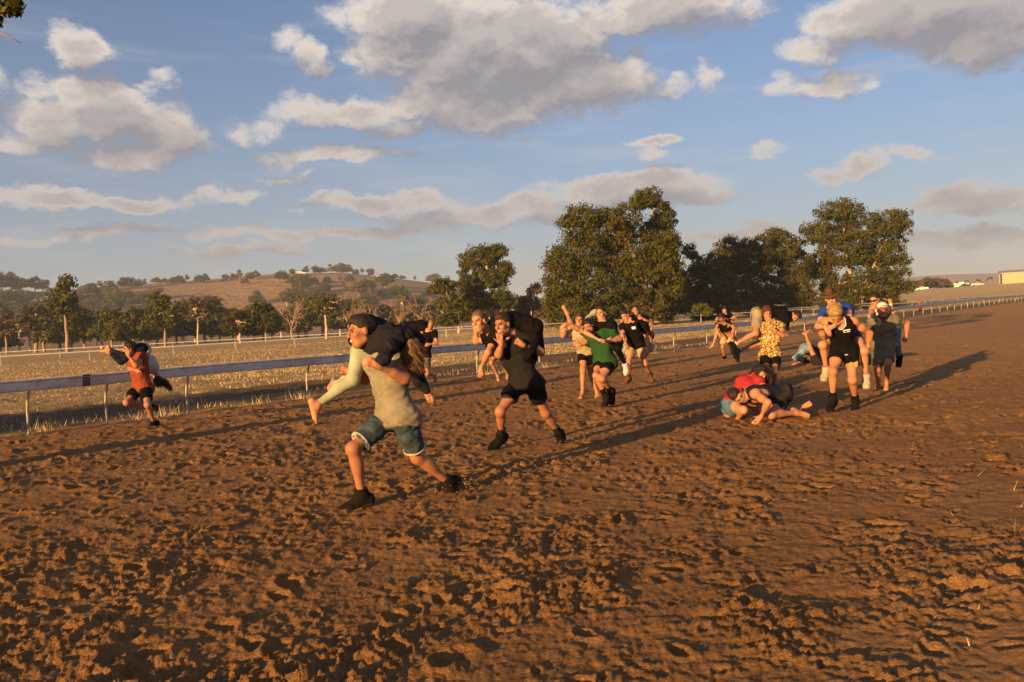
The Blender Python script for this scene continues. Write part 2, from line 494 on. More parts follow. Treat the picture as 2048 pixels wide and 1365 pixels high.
def field_mat():
    m, nt, b = new_mat('dry_paddock')
    t = NT(nt)
    pos = t.n('ShaderNodeNewGeometry').outputs['Position']
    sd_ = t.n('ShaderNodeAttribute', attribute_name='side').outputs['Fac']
    n1 = t.ramp(t.noise(pos, 0.12, 5, 0.6), 0.35, 0.68)
    n2 = t.ramp(t.noise(pos, 2.2, 6, 0.7), 0.3, 0.7)
    c = t.mix(n1, c4((0.62, 0.43, 0.205)), c4((0.50, 0.345, 0.16)))
    c = t.mix(t.math('MULTIPLY', n2, 0.55), c, c4((0.68, 0.48, 0.245)))
    # shade strip just inside the rail, painted dark into the colour; bare masks it
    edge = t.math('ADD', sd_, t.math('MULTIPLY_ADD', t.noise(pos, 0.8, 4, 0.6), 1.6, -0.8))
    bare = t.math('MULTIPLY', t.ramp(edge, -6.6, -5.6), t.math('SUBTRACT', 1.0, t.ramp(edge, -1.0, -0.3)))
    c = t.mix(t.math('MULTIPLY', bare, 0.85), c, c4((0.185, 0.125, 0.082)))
    t.l(c, b.inputs['Base Color'])
    b.inputs['Roughness'].default_value = 0.95
    b.inputs['Specular IOR Level'].default_value = 0.1
    h = t.math('ADD', t.noise(pos, 6.0, 6, 0.75), t.noise(pos, 30.0, 4, 0.7))
    t.l(t.bump(h, 1.0, 0.25), b.inputs['Normal'])
    return m
def hill_mat():
    m, nt, b = new_mat('dry_hill_grass')
    t = NT(nt)
    pos = t.n('ShaderNodeNewGeometry').outputs['Position']
    n1 = t.ramp(t.noise(pos, 0.006, 6, 0.6), 0.35, 0.68)
    n2 = t.ramp(t.noise(pos, 0.05, 6, 0.7), 0.35, 0.7)
    c = t.mix(n1, c4((0.33, 0.205, 0.11)), c4((0.25, 0.165, 0.095)))
    c = t.mix(t.math('MULTIPLY', n2, 0.5), c, c4((0.20, 0.135, 0.08)))
    t.l(c, b.inputs['Base Color'])
    b.inputs['Roughness'].default_value = 0.95
    b.inputs['Specular IOR Level'].default_value = 0.1
    t.l(t.bump(t.noise(pos, 0.08, 6, 0.7), 1.0, 6.0), b.inputs['Normal'])
    return m
def sub_ground(name, mask, mat):
    F = GF[mask]
    used, inv = np.unique(F, return_inverse=True)
    me = np_mesh(name, GV[used], inv.reshape(-1, 4))
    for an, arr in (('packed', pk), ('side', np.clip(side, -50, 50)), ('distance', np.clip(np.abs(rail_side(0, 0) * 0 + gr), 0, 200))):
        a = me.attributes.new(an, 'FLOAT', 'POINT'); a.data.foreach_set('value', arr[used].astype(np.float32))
    return tag(link(name, me, mat), kind='structure')
track = sub_ground('race_track', z_track, dirt_mat())
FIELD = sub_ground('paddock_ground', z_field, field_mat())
HILL = sub_ground('hills', z_hill, hill_mat())

# ------------------------------------------------------------------ running rails
white_rail = simple_mat('white_rail_paint', (0.60, 0.60, 0.61), (0.38, 0.38, 0.40), rough=0.55, scale=4.0, bump=0.15, bscale=25)
post_metal = simple_mat('galvanised_post', (0.42, 0.38, 0.30), (0.28, 0.24, 0.18), rough=0.6, scale=9.0, bump=0.2)
dark_joint = simple_mat('joint_sleeve', (0.10, 0.10, 0.11), rough=0.6)
far_white = simple_mat('far_rail_white', (0.46, 0.45, 0.44), (0.36, 0.36, 0.36), rough=0.6)
rd = Vector((RD[0], RD[1], 0)); rn = Vector((RD[1], -RD[0], 0))
def rail_pt(tt_, off=0.0, z=0.0):
    x = RX + RD[0] * tt_ + rn.x * off; y = RY + RD[1] * tt_ + rn.y * off
    return Vector((x, y, float(terrain(x, y)) + z))
near_rail = empty('running_rail', rail_pt(0.0))
tag(near_rail, 'white running rail on bent posts beside the churned dirt track', 'rail')
# rounded deep rail, a lip on top
PROF = [(-.035, 0), (.03, -.012), (.048, .02), (.052, .10), (.046, .155), (.062, .165), (.066, .185), (.04, .2), (-.02, .2), (-.05, .185), (-.045, .1)]
def sweep(profile, pts, axis_n):
    V = []; F = []; n = len(profile)
    for p in pts:
        for (a, b) in profile: V.append(p + axis_n * a + Vector((0, 0, b)))
    for i in range(len(pts) - 1):
        for k in range(n): F.append((i * n + k, i * n + (k + 1) % n, (i + 1) * n + (k + 1) % n, (i + 1) * n + k))
    F.append(tuple(range(n))); F.append(tuple((len(pts) - 1) * n + k for k in reversed(range(n))))
    return V, F
sec0 = -14.9
joints = [-0.42] + [5.78 + 6.2 * k for k in range(-3, 26) if 5.78 + 6.2 * k > 0] + [-6.62, -12.8]
joints = sorted(joints)
org = near_rail.location.copy()
for a, b in zip(joints[:-1], joints[1:]):
    pts = [rail_pt(a + 0.012 + (b - a - 0.024) * k / 6, 0.12, 0.80 + 0.006 * math.sin(a * 3 + k)) - org for k in range(7)]
    mb = MB(); mb.add(*sweep(PROF, pts, rn))
    mb.build('rail_section', white_rail, near_rail)
for a in joints[1:-1]:
    mb = MB()
    pr = [(x * 1.12, 0.1 + (z - 0.1) * 1.06) for x, z in PROF]
    mb.add(*sweep(pr, [rail_pt(a - 0.07, 0.12, 0.80) - org, rail_pt(a + 0.07, 0.12, 0.80) - org], rn))
    mb.build('joint_sleeve', dark_joint if abs(a + 0.42) < 0.1 else white_rail, near_rail)
for k in range(-5, 42):
    tk = 1.69 + 3.1 * k
    for tk in ([tk, 0.0] if k == 0 else [tk]):
        mb = MB()
        pp = [rail_pt(tk, 0, z) + rn * o - org for o, z in ((0, -.15), (0, .1), (-.006, .42), (-.004, .5), (.03, .6), (.07, .69), (.105, .80), (.11, .86))]
        mb.tube(pp, .024, 8)
        mb.build('post', post_metal, near_rail, smooth_shade=True)
# two rails of the far side of the course
def far_rail(tops, label, hgt=1.0, spacing=4.5):
    pts = []
    for (px, Y) in tops:
        q = on_ground(px, Y); pts.append(q)
    root = empty('far_running_rail', pts[0]); tag(root, label, 'rail')
    o = pts[0]
    for i in range(len(pts) - 1):
        a, b = pts[i], pts[i + 1]
        L = (b - a).length; n = max(1, int(L / spacing)); d = (b - a).normalized(); nn = Vector((d.y, -d.x, 0)).normalized()
        line = []
        for k in range(n + 1):
            p = a.lerp(b, k / n); p.z = float(terrain(p.x, p.y))
            line.append(p - o + Vector((0, 0, hgt - .15)))
            if k < n or i == len(pts) - 2:
                MB().tube([p - o + Vector((0, 0, z)) + nn * f for z, f in ((-.2, 0), (.5, 0), (hgt - .1, .1))], .026, 5).build('post', far_white, root)
        MB().add(*sweep([(-.03, .07), (.05, .07), (.06, .1), (.05, .14), (-.03, .14)], [q + nn * .1 for q in line], nn)).build('rail_section', far_white, root)
    return root
far_rail([(-260, 78), (0, 80), (345, 84), (700, 90), (1066, 98), (1500, 112), (1741, 124), (2060, 150), (2300, 185)], 'white rail across the dry paddock, further rail of the far course', 0.95)
far_rail([(-260, 66), (0, 67), (345, 71), (700, 78), (1066, 86), (1500, 98), (1741, 108), (2060, 132), (2300, 165)], 'white rail across the dry paddock, closer rail of the far course', 0.8)

# ------------------------------------------------------------------ dry grass
def blades(n, xs, ys, hmin, hmax, wid, lean=0.35):
    h = hmin + (hmax - hmin) * RNG.random(n) ** 1.5
    th = RNG.random(n) * 6.283
    z = terrain(xs, ys)
    lx = RNG.normal(0, lean, n) * h; ly = RNG.normal(0, lean, n) * h
    wx = np.cos(th) * wid * (0.6 + 0.8 * RNG.random(n)); wy = np.sin(th) * wid
    V = np.stack([np.stack([xs - wx, ys - wy, z - .02], 1), np.stack([xs + wx, ys + wy, z - .02], 1), np.stack([xs + lx, ys + ly, z + h], 1)], 1).reshape(-1, 3)
    return V
def clumped(n, tmin, tmax, smin, smax, cl=60, spread=0.5):
    k = max(1, n // cl)
    tc_ = tmin + (tmax - tmin) * RNG.random(k) ** 1.4; sc_ = smin + (smax - smin) * RNG.random(k)
    i = RNG.integers(0, k, n)
    tt_ = tc_[i] + RNG.normal(0, spread, n); ss = np.clip(sc_[i] + RNG.normal(0, spread, n), smin - .1, smax)
    return RX + RD[0] * tt_ + RD[1] * ss, RY + RD[1] * tt_ - RD[0] * ss
straw = simple_mat('straw_grass', (0.60, 0.46, 0.26), (0.48, 0.36, 0.19), rough=0.9, scale=0.5)
Vs = []
x, y = clumped(80000, -14, 60, -30, -6.0, 12, 0.7); Vs.append(blades(len(x), x, y, .015, .075, .006))
x, y = clumped(44000, 10, 110, -60, -6.5, 14, 1.5); Vs.append(blades(len(x), x, y, .03, .12, .012))
x, y = clumped(1700, -14, 60, -1.0, 0.05, 30, 0.16); Vs.append(blades(len(x), x, y, .05, .26, .005))
x, y = clumped(2500, -14, 50, -4.0, -1.0, 30, 0.3); Vs.append(blades(len(x), x, y, .03, .15, .006))
V = np.concatenate(Vs)
go_ = link('dry_grass', np_mesh('dry_grass', V, np.arange(len(V)).reshape(-1, 3), False), straw)
tag(go_, 'straw coloured dry grass covering the paddock behind the rail', 'grass', kind='stuff')
# sparse straw lying on the near verge of the track
n = 130
xs = RNG.uniform(0.8, 5.5, n); ys = RNG.uniform(2.6, 9, n)
keep = rail_side(xs, ys) > 14.6
xs, ys = xs[keep], ys[keep]
V = blades(len(xs), xs, ys, .03, .10, .003, 0.9)
tag(link('verge_straw', np_mesh('verge_straw', V, np.arange(len(V)).reshape(-1, 3), False), straw), 'sparse straw stalks on the firm verge of the track', 'grass', kind='stuff')

# ------------------------------------------------------------------ trees
def leaf_mat(name, a, b_, c_):
    m, nt, b = new_mat(name)
    t = NT(nt)
    pos = t.n('ShaderNodeTexCoord').outputs['Object']
    v = t.n('ShaderNodeAttribute', attribute_name='tint').outputs['Fac']
    c = t.mix(v, c4(a), c4(b_))
    c = t.mix(t.math('MULTIPLY', t.ramp(t.noise(pos, 0.35, 3, 0.5), 0.45, 0.75), 0.8), c, c4(c_))
    oi = t.n('ShaderNodeObjectInfo').outputs['Random']
    c = t.mix(t.math('MULTIPLY', oi, 0.35), c, c4(tuple(0.7 * k for k in c_)))
    t.l(c, b.inputs['Base Color'])
    b.inputs['Roughness'].default_value = 0.75
    b.inputs['Specular IOR Level'].default_value = 0.08
    tr = t.n('ShaderNodeBsdfTranslucent'); t.l(c, tr.inputs[0])
    ms = t.n('ShaderNodeMixShader'); ms.inputs[0].default_value = 0.12
    t.l(b.outputs[0], ms.inputs[1]); t.l(tr.outputs[0], ms.inputs[2])
    out = [n_ for n_ in nt.nodes if n_.type == 'OUTPUT_MATERIAL'][0]
    t.l(ms.outputs[0], out.inputs[0])
    return m
LEAF = leaf_mat('gum_leaves', (0.034, 0.046, 0.008), (0.100, 0.104, 0.017), (0.085, 0.058, 0.013))
LEAF_FAR = leaf_mat('far_gum_leaves', (0.030, 0.042, 0.020), (0.060, 0.072, 0.028), (0.05, 0.044, 0.020))
LEAF_DRY = leaf_mat('thin_dry_leaves', (0.09, 0.07, 0.04), (0.15, 0.11, 0.06), (0.12, 0.075, 0.04))
BARK = simple_mat('gum_bark', (0.34, 0.235, 0.17), (0.16, 0.11, 0.08), rough=0.85, scale=1.6, bump=0.4, bscale=6, bdist=.05)
BARK_PALE = simple_mat('pale_gum_bark', (0.58, 0.42, 0.31), (0.33, 0.22, 0.16), rough=0.8, scale=1.2, bump=0.3, bscale=5, bdist=.04)
def leaf_cloud(centers, radii, per, size, rng, flat=0.75):
    """leaf faces spread through clumps; returns verts, quads, tint per vertex"""
    k = len(centers)
    idx = np.repeat(np.arange(k), per)
    n = len(idx)
    d = rng.normal(size=(n, 3)); d /= np.linalg.norm(d, axis=1)[:, None]
    rr_ = rng.random(n) ** 0.42
    p = centers[idx] + d * (rr_ * radii[idx])[:, None] * np.array([1, 1, flat])
    nrm = d * 1.5 + rng.normal(size=(n, 3)) * 0.45 + np.array([0, 0, 0.2])
    nrm /= np.linalg.norm(nrm, axis=1)[:, None]
    hang = rng.normal(size=(n, 3)) * 0.7 + np.array([0, 0, -0.7])
    a = hang - nrm * (hang * nrm).sum(1)[:, None]; a /= np.linalg.norm(a, axis=1)[:, None] + 1e-9
    b = np.cross(nrm, a)
    s = size * (0.55 + 0.9 * rng.random(n))[:, None]
    L = a * s * 1.12; Wd = b * s * 0.5
    V = np.stack([p - L * .5, p + Wd * .5, p + L * .5, p - Wd * .5], 1).reshape(-1, 3)
    tint = np.clip(rng.normal(0.45, 0.22, k)[idx] + rng.normal(0, .15, n), 0, 1)
    return V, np.arange(n * 4).reshape(-1, 4), np.repeat(tint, 4)
def limb(mb, a, b, ra, rb, rng, n=5, wob=0.10, sag=0.0):
    a = Vector(a); b = Vector(b); L = (b - a).length
    pts = [a.lerp(b, k / n) + Vector(rng.normal(0, wob * L * 0.35, 3)) * math.sin(math.pi * k / n) + Vector((0, 0, sag * L * math.sin(math.pi * k / n))) for k in range(n + 1)]
    mb.tube(pts, [ra + (rb - ra) * k / n for k in range(n + 1)], 7 if ra > .12 else 5, caps=False)
    return pts
def tree_meshes(name, lobes, trunks, seed, clump=0.8, per=46, lsize=0.32, density=1.0, inner=0.25, dens0=8.0):
    """lobes: (x,y,z,rx,ry,rz) about the base; trunks: lists of points with radii. Returns trunk mesh, crown mesh"""
    rng = np.random.default_rng(seed)
    C = []; Rd = []
    mb = MB()
    tops = []
    for pts, r0, r1 in trunks:
        P_ = [Vector(p) for p in pts]
        nn = len(P_)
        fine_ = []
        for i in range(nn - 1):
            for k in range(4):
                fine_.append(P_[i].lerp(P_[i + 1], k / 4) + Vector(rng.normal(0, 0.05 * r0 * 3, 3)) * (1 if (i or k) else 0))
        fine_.append(P_[-1])
        m_ = len(fine_)
        rr_ = [r0 + (r1 - r0) * k / (m_ - 1) for k in range(m_)]; rr_[0] *= 1.35
        mb.tube(fine_, rr_, 9)
        tops += [(q, rr_[k]) for k, q in enumerate(fine_) if k > m_ * 0.4]
    for (x, y, z, rx, ry, rz) in lobes:
        area = (rx * ry + ry * rz + rx * rz) / 3
        n = max(8, int(density * dens0 * area / clump ** 2))
        d = rng.normal(size=(n, 3)); d /= np.linalg.norm(d, axis=1)[:, None]
        d[:, 2] = np.where(d[:, 2] < -0.5, d[:, 2] * 0.5, d[:, 2])
        q = 1 - inner * rng.random(n) ** 1.2 * 2
        c = np.array([x, y, z]) + d * np.array([rx, ry, rz]) * q[:, None]
        C.append(c); Rd.append(clump * (0.65 + 0.7 * rng.random(n)))
        ctr = Vector((x, y, z))
        src = min(tops, key=lambda t_: (t_[0] - ctr).length + 0.6 * max(0, t_[0].z - ctr.z))
        end = ctr + Vector((0, 0, rz * 0.15))
        lp = limb(mb, src[0], end, max(src[1] * 0.62, .04), max(src[1] * 0.25, .03), rng, 6)
        for j in range(min(7, n)):
            limb(mb, lp[int(rng.integers(2, 7))], Vector(c[j]), max(src[1] * 0.26, .028), .015, rng, 4)
    C = np.concatenate(C); Rd = np.concatenate(Rd)
    V, F, T = leaf_cloud(C, Rd, per, lsize, rng)
    cm = np_mesh(name + '_crown', V, F, False)
    a = cm.attributes.new('tint', 'FLOAT', 'POINT'); a.data.foreach_set('value', T.astype(np.float32))
    return mb.mesh(name + '_trunk', True), cm
def put_tree(name, tm, cm, loc, label, leaf, bark, group=None, rz=0.0, sc=1.0, cat='tree'):
    e = empty(name, loc, rz); e.scale = (sc, sc, sc) if not hasattr(sc, '__len__') else sc
    tag(e, label, cat, group)
    if tm is not None: link('trunk', tm, bark, e)
    if cm is not None: link('crown', cm, leaf, e)
    return e
def px_tree(name, base, Y, lobes_px, trunks_px, label, seed, leaf=LEAF, bark=BARK, **kw):
    """crown lobes and trunk bends read off the photograph at the tree's own distance"""
    o = on_ground(base, Y)
    k = Y / FPX
    rng = random.Random(seed)
    lob = []
    for L in lobes_px:
        cx, cy, rx, ry = L[:4]; dy = L[4] if len(L) > 4 else rng.uniform(-.5, .5) * rx * k
        q = P(cx, cy, Y + dy) - o
        lob.append((q.x, q.y, q.z, rx * k, max(rx, ry) * k * .85, ry * k))
    trk = []
    for pts, r0, r1 in trunks_px:
        pp = []
        for i, pt in enumerate(pts):
            q = P(pt[0], pt[1], Y + (pt[2] if len(pt) > 2 else 0)) - o
            if i == 0: q.z = -0.3
            pp.append(q)
        trk.append((pp, r0, r1))
    tm, cm = tree_meshes(name, lob, trk, seed, **kw)
    return put_tree(name, tm, cm, o, label, leaf, bark)
# the clump of gums behind the runners
px_tree('gum_tree', 1328, 92, [(1170, 510, 62, 60), (1130, 570, 42, 55), (1215, 470, 60, 52), (1265, 520, 75, 70), (1190, 585, 85, 50), (1300, 570, 70, 65), (1110, 525, 25, 30), (1245, 440, 40, 28), (1330, 520, 30, 60), (1165, 440, 50, 26), (1110, 610, 26, 26), (1250, 620, 45, 26), (1300, 622, 50, 28), (1180, 628, 60, 24), (1120, 640, 26, 18), (1330, 630, 30, 24)],
        [([(1300, 660), (1296, 610), (1285, 560), (1262, 500), (1240, 460)], .42, .12), ([(1300, 655), (1250, 610), (1190, 560), (1160, 520)], .26, .09)],
        'broad rounded dark green gum tree, widest of the trees', 101, clump=0.85, per=52, lsize=.30, density=1.25)
px_tree('gum_tree', 1334, 96, [(1298, 400, 34, 26), (1325, 440, 26, 40), (1275, 408, 22, 16), (1335, 500, 24, 40), (1310, 470, 30, 30), (1340, 560, 26, 40), (1345, 610, 25, 30)],
        [([(1332, 664), (1330, 600), (1322, 540), (1318, 480), (1306, 425), (1300, 400)], .36, .09)],
        'tall narrow rusty gum rising above the broad rounded gum tree', 102, LEAF, BARK_PALE, clump=0.6, per=55, lsize=.27, density=1.0)
px_tree('gum_tree', 995, 120, [(960, 520, 45, 26), (985, 505, 30, 18), (985, 560, 38, 34), (940, 565, 30, 40), (1000, 600, 24, 30), (955, 605, 34, 30), (930, 620, 30, 24), (1010, 540, 16, 22)],
        [([(995, 668), (994, 625), (985, 580), (972, 530), (965, 510)], .42, .1), ([(994, 640), (958, 590), (940, 560)], .22, .08)],
        'gum tree with pale bare limbs showing, beside the far rail', 103, LEAF, BARK_PALE, clump=0.75, per=46, lsize=.33)
px_tree('gum_tree', 918, 112, [(885, 575, 30, 18), (900, 605, 26, 26), (925, 630, 26, 22), (895, 640, 24, 16)],
        [([(918, 668), (916, 640), (905, 610), (890, 580)], .2, .06)], 'small yellowish gum tree with a thin forked trunk in the paddock', 104, LEAF, BARK_PALE, clump=0.6, per=55, lsize=.3)
px_tree('gum_tree', 1075, 125, [(1060, 610, 26, 20), (1085, 625, 22, 20), (1070, 580, 14, 14), (1045, 625, 16, 16)],
        [([(1078, 665), (1072, 630), (1066, 590), (1062, 565)], .2, .04)], 'scrubby half bare gum between two larger trees', 105, LEAF_DRY, BARK_PALE, clump=0.55, per=36, lsize=.3)
px_tree('gum_tree', 1400, 108, [(1420, 545, 40, 38), (1390, 570, 30, 44), (1440, 580, 40, 40), (1380, 505, 14, 22), (1400, 605, 40, 20), (1455, 610, 30, 22), (1420, 630, 40, 16), (1370, 610, 26, 30)],
        [([(1402, 660), (1404, 610), (1412, 560), (1420, 530)], .3, .08)], 'dark gum in the shade right beside the broad rounded gum', 106, LEAF, BARK, clump=0.75, per=48, lsize=.32, density=1.2)
px_tree('gum_tree', 1500, 118, [(1470, 500, 40, 28), (1500, 530, 45, 35), (1480, 560, 40, 40), (1520, 490, 26, 20), (1510, 590, 45, 28), (1450, 535, 24, 28), (1500, 615, 40, 20)],
        [([(1500, 650), (1500, 600), (1490, 540), (1475, 500)], .34, .09)], 'mid green gum with an open feathery top', 107, LEAF, BARK, clump=0.75, per=52, lsize=.33)
px_tree('gum_tree', 1580, 122, [(1560, 500, 40, 38), (1590, 530, 34, 40), (1550, 550, 40, 40), (1600, 580, 34, 34), (1550, 470, 18, 12), (1560, 595, 40, 24), (1600, 610, 30, 20)],
        [([(1582, 646), (1582, 610), (1575, 550), (1562, 500)], .36, .1)], 'dense dark gum standing before the tallest gum', 108, LEAF, BARK_PALE, clump=0.8, per=48, lsize=.34, density=1.2)
px_tree('gum_tree', 1720, 126, [(1680, 425, 45, 28), (1640, 470, 40, 30), (1720, 460, 50, 38), (1780, 455, 40, 36), (1690, 510, 60, 45), (1770, 510, 48, 50), (1640, 540, 32, 36), (1740, 570, 55, 40), (1795, 570, 28, 40), (1800, 440, 20, 20), (1670, 575, 34, 24), (1760, 605, 45, 22), (1690, 605, 34, 18)],
        [([(1722, 636), (1714, 600), (1700, 550), (1690, 490), (1684, 430)], .5, .1), ([(1716, 615), (1735, 560), (1760, 500), (1785, 460)], .28, .09), ([(1708, 585), (1660, 530), (1645, 475)], .24, .08)],
        'tallest spreading gum tree with lit pale limbs, furthest along the track', 109, LEAF, BARK_PALE, clump=0.85, per=46, lsize=.34, density=1.1)
px_tree('bush', 1668, 105, [(1668, 600, 26, 22), (1690, 610, 16, 14), (1650, 612, 14, 12)], [([(1668, 640), (1668, 600)], .1, .04)],
        'bright green bush below the tallest gum', 110, LEAF, BARK, clump=0.5, per=46, lsize=.26)
px_tree('bush', 1400, 88, [(1400, 620, 20, 14), (1415, 625, 12, 10)], [([(1402, 645), (1402, 615)], .08, .03)],
        'low dark shrub in front of the shaded gum', 111, LEAF, BARK, clump=0.4, per=46, lsize=.22)
# generic trees for the river flat and the hill, one metre high at scale 1
def generic(seed, kind):
    rng = np.random.default_rng(seed)
    if kind == 'round': lob = [(0, 0, .6, .34, .34, .3), (.2, .05, .5, .22, .22, .2), (-.22, 0, .48, .22, .22, .22), (0, .1, .82, .22, .22, .16), (.05, -.2, .45, .22, .2, .2)]
    elif kind == 'tall': lob = [(0, 0, .84, .16, .16, .14), (.13, 0, .72, .15, .15, .1), (-.13, .04, .68, .14, .14, .1), (.02, .1, .6, .16, .14, .1), (-.06, -.08, .54, .13, .13, .1)]
    elif kind == 'bushy': lob = [(0, 0, .5, .4, .36, .42), (.3, 0, .34, .26, .26, .28), (-.3, 0, .36, .26, .26, .3), (.05, .2, .7, .24, .24, .22)]
    elif kind == 'sparse': lob = [(.1, 0, .85, .17, .17, .11), (-.15, 0, .72, .15, .15, .09), (.2, .05, .62, .13, .13, .08), (-.05, 0, .9, .12, .12, .08)]
    lob = [tuple(v * (1 + rng.uniform(-.15, .15)) for v in L) for L in lob]
    return tree_meshes('far_' + kind, lob, [([(0, 0, -.04), (.01, 0, .25), (rng.uniform(-.04, .04), 0, .55), (rng.uniform(-.06, .06), 0, .8)], .028, .010)], seed,
                       clump=.095, per=22, lsize=.062, density=1.0, dens0=5.2)
GEN = {}
for i, k in enumerate(('round', 'tall', 'bushy', 'sparse')):
    for j in range(2): GEN[(k, j)] = generic(300 + i * 10 + j, k)
def dead_mesh(seed):
    rng = np.random.default_rng(seed); mb = MB()
    limb(mb, (0, 0, -.04), (.02, 0, .5), .03, .018, rng)
    for k in range(9):
        a = Vector((.01, 0, rng.uniform(.2, .5))); b = Vector((rng.uniform(-.4, .4), rng.uniform(-.3, .3), rng.uniform(.55, 1)))
        lp = limb(mb, a, b, .013, .004, rng, 5, .15)
        for j in range(5):
            limb(mb, lp[int(rng.integers(2, 6))], b + Vector(rng.normal(0, .13, 3)), .006, .002, rng, 4, .15)
    return mb.mesh('dead_tree', True)
DEAD = [dead_mesh(5), dead_mesh(6)]
NAMES = {'round': 'round_tree', 'tall': 'tall_gum', 'bushy': 'bushy_tree', 'sparse': 'sparse_gum'}
def far_tree(px, top, Y, kind, label, group=None, leaf=LEAF_FAR, bark=BARK, j=0, base_py=None, wide=1.0):
    o = G(px, base_py) if base_py else on_ground(px, Y)
    if o is None: return None
    Y = o.y
    hgt = P(px, top, Y).z - o.z
    if hgt < .6: return None
    sc = (hgt * wide, hgt * wide, hgt)
    if kind == 'dead': return put_tree('dead_tree', DEAD[j % 2], None, o, label, leaf, BARK, group, random.uniform(0, 6), sc)
    tm, cm = GEN[(kind, j % 2)]
    return put_tree(NAMES[kind], tm, cm, o, label, leaf, bark, group, random.uniform(0, 6), sc)
far_tree(135, 553, 150, 'tall', 'tall single trunked tree standing above the tree line left of the round dark tree', j=0, leaf=LEAF)
far_tree(330, 588, 150, 'round', 'dome shaped dark tree on the river flat beneath the bare hill', j=0, leaf=LEAF)
far_tree(262, 610, 155, 'bushy', 'bushy tree touching the dome shaped dark tree', j=1, leaf=LEAF)
far_tree(395, 603, 160, 'sparse', 'thin reddish tree with a leaning pale trunk by the dome shaped tree', j=0, leaf=LEAF_DRY, bark=BARK_PALE)
far_tree(480, 618, 140, 'round', 'first of two low olive gums under the bare hill', j=1, leaf=LEAF, bark=BARK_PALE, wide=1.3)
far_tree(532, 604, 142, 'round', 'second of two low olive gums under the bare hill', j=0, leaf=LEAF, bark=BARK_PALE, wide=1.1)
far_tree(652, 588, 135, 'sparse', 'slender gum with sunlit pale trunk alone on the paddock edge', j=1, leaf=LEAF, bark=BARK_PALE, wide=1.2)
for px, top, kd in ((700, 600, 'dead'), (745, 606, 'dead'), (800, 604, 'dead'), (842, 588, 'dead'), (1032, 625, 'dead'), (585, 600, 'dead')):
    far_tree(px, top, 150 + px * .02, kd, 'bare leafless grey tree in the tree line', 'leafless trees along the river flat', j=int(px))
kinds = ['round', 'bushy', 'bushy', 'tall', 'bushy', 'sparse']
for k in range(64):
    px = -160 + k * 19.5 + random.uniform(-9, 9)
    hor = 645 - .053 * (px - 1024)
    top = hor - random.uniform(42, 88) * (1 if px < 760 else .8) - (14 if px < 90 else 0)
    kd = random.choice(kinds)
    far_tree(px, top, random.uniform(175, 300), kd, {'round': 'rounded', 'bushy': 'low bushy', 'tall': 'tall upright', 'sparse': 'thin open'}[kd] + (' dark green' if k % 9 else ' brownish dry') + ' tree in the dense line along the river flat', 'trees in the line along the river flat', j=k, wide=random.uniform(1.1, 1.6), leaf=LEAF_FAR if k % 9 else LEAF_DRY)
for k in range(26):
    px = 1010 + k * 42 + random.uniform(-15, 15)
    hor = 645 - .053 * (px - 1024)
    far_tree(px, hor - random.uniform(14, 34), random.uniform(210, 330), random.choice(kinds), 'dark tree in the distance beyond the gum trees', 'trees beyond the gum trees', j=k, wide=1.5) if px < 1800 else None
# trees on the hill: along the crest and on the slope
for k, (px, top, base) in enumerate([(-60, 540, 590), (-30, 535, 588), (5, 540, 586), (25, 545, 585), (45, 548, 584), (70, 552, 583), (85, 556, 583), (185, 565, 582), (200, 562, 580), (225, 566, 580), (245, 555, 578), (260, 553, 577), (275, 556, 576), (290, 558, 575),
        (313, 552, 568), (330, 556, 568), (345, 552, 568), (360, 550, 568), (375, 550, 567), (398, 549, 566), (412, 548, 565), (452, 548, 562), (470, 545, 561), (480, 540, 561), (498, 542, 560), (512, 541, 559), (490, 555, 569), (565, 540, 562), (555, 545, 563),
        (585, 537, 549), (612, 533, 548), (632, 531, 547), (645, 533, 547), (660, 529, 547), (672, 527, 547), (685, 525, 547), (695, 527, 548), (712, 538, 550), (725, 537, 551), (742, 536, 552), (775, 548, 557), (790, 547, 558), (805, 549, 560), (830, 552, 563), (862, 545, 566), (870, 548, 566),
        (630, 553, 566), (655, 552, 566), (680, 553, 566), (700, 549, 564), (516, 582, 606), (505, 590, 608), (525, 595, 608), (742, 576, 600), (730, 582, 600)]):
    far_tree(px, top, 0, kinds[k % 5], {'round': 'small rounded', 'bushy': 'low bushy', 'tall': 'upright narrow', 'sparse': 'thin open'}[kinds[k % 5]] + (' tree on the crest of the bare hill' if base < 580 else ' tree alone on the bare hill slope'), 'trees on the hill crest' if base < 580 else 'trees on the hill slope', j=k, base_py=base + 1.5, wide=1.15)
for k in range(84):
    px = random.uniform(-80, 320) if k < 52 else random.uniform(560, 900)
    base = random.uniform(590, 640) if px < 320 else random.uniform(570, 635)
    kd = random.choice(kinds[:4])
    far_tree(px, base - random.uniform(18, 32), 0, kd, {'round': 'small rounded', 'bushy': 'low bushy', 'tall': 'upright narrow'}[kd] + (' tree in the wooded gully below the crest' if px < 320 else ' tree on the lower slope of the bare hill'), 'trees on the hill slope', j=k, base_py=base, wide=random.uniform(1.3, 2.1))
for k, (px, top, base) in enumerate([(1838, 557, 580), (1858, 553, 580), (1876, 551, 580), (1890, 556, 580), (1850, 556, 580), (1822, 560, 582)]):
    far_tree(px, top, 385 + k * 8, 'bushy', 'rounded tree in the clump behind the parked utes', 'tree clump behind the parked utes', j=k, wide=1.1, leaf=LEAF)

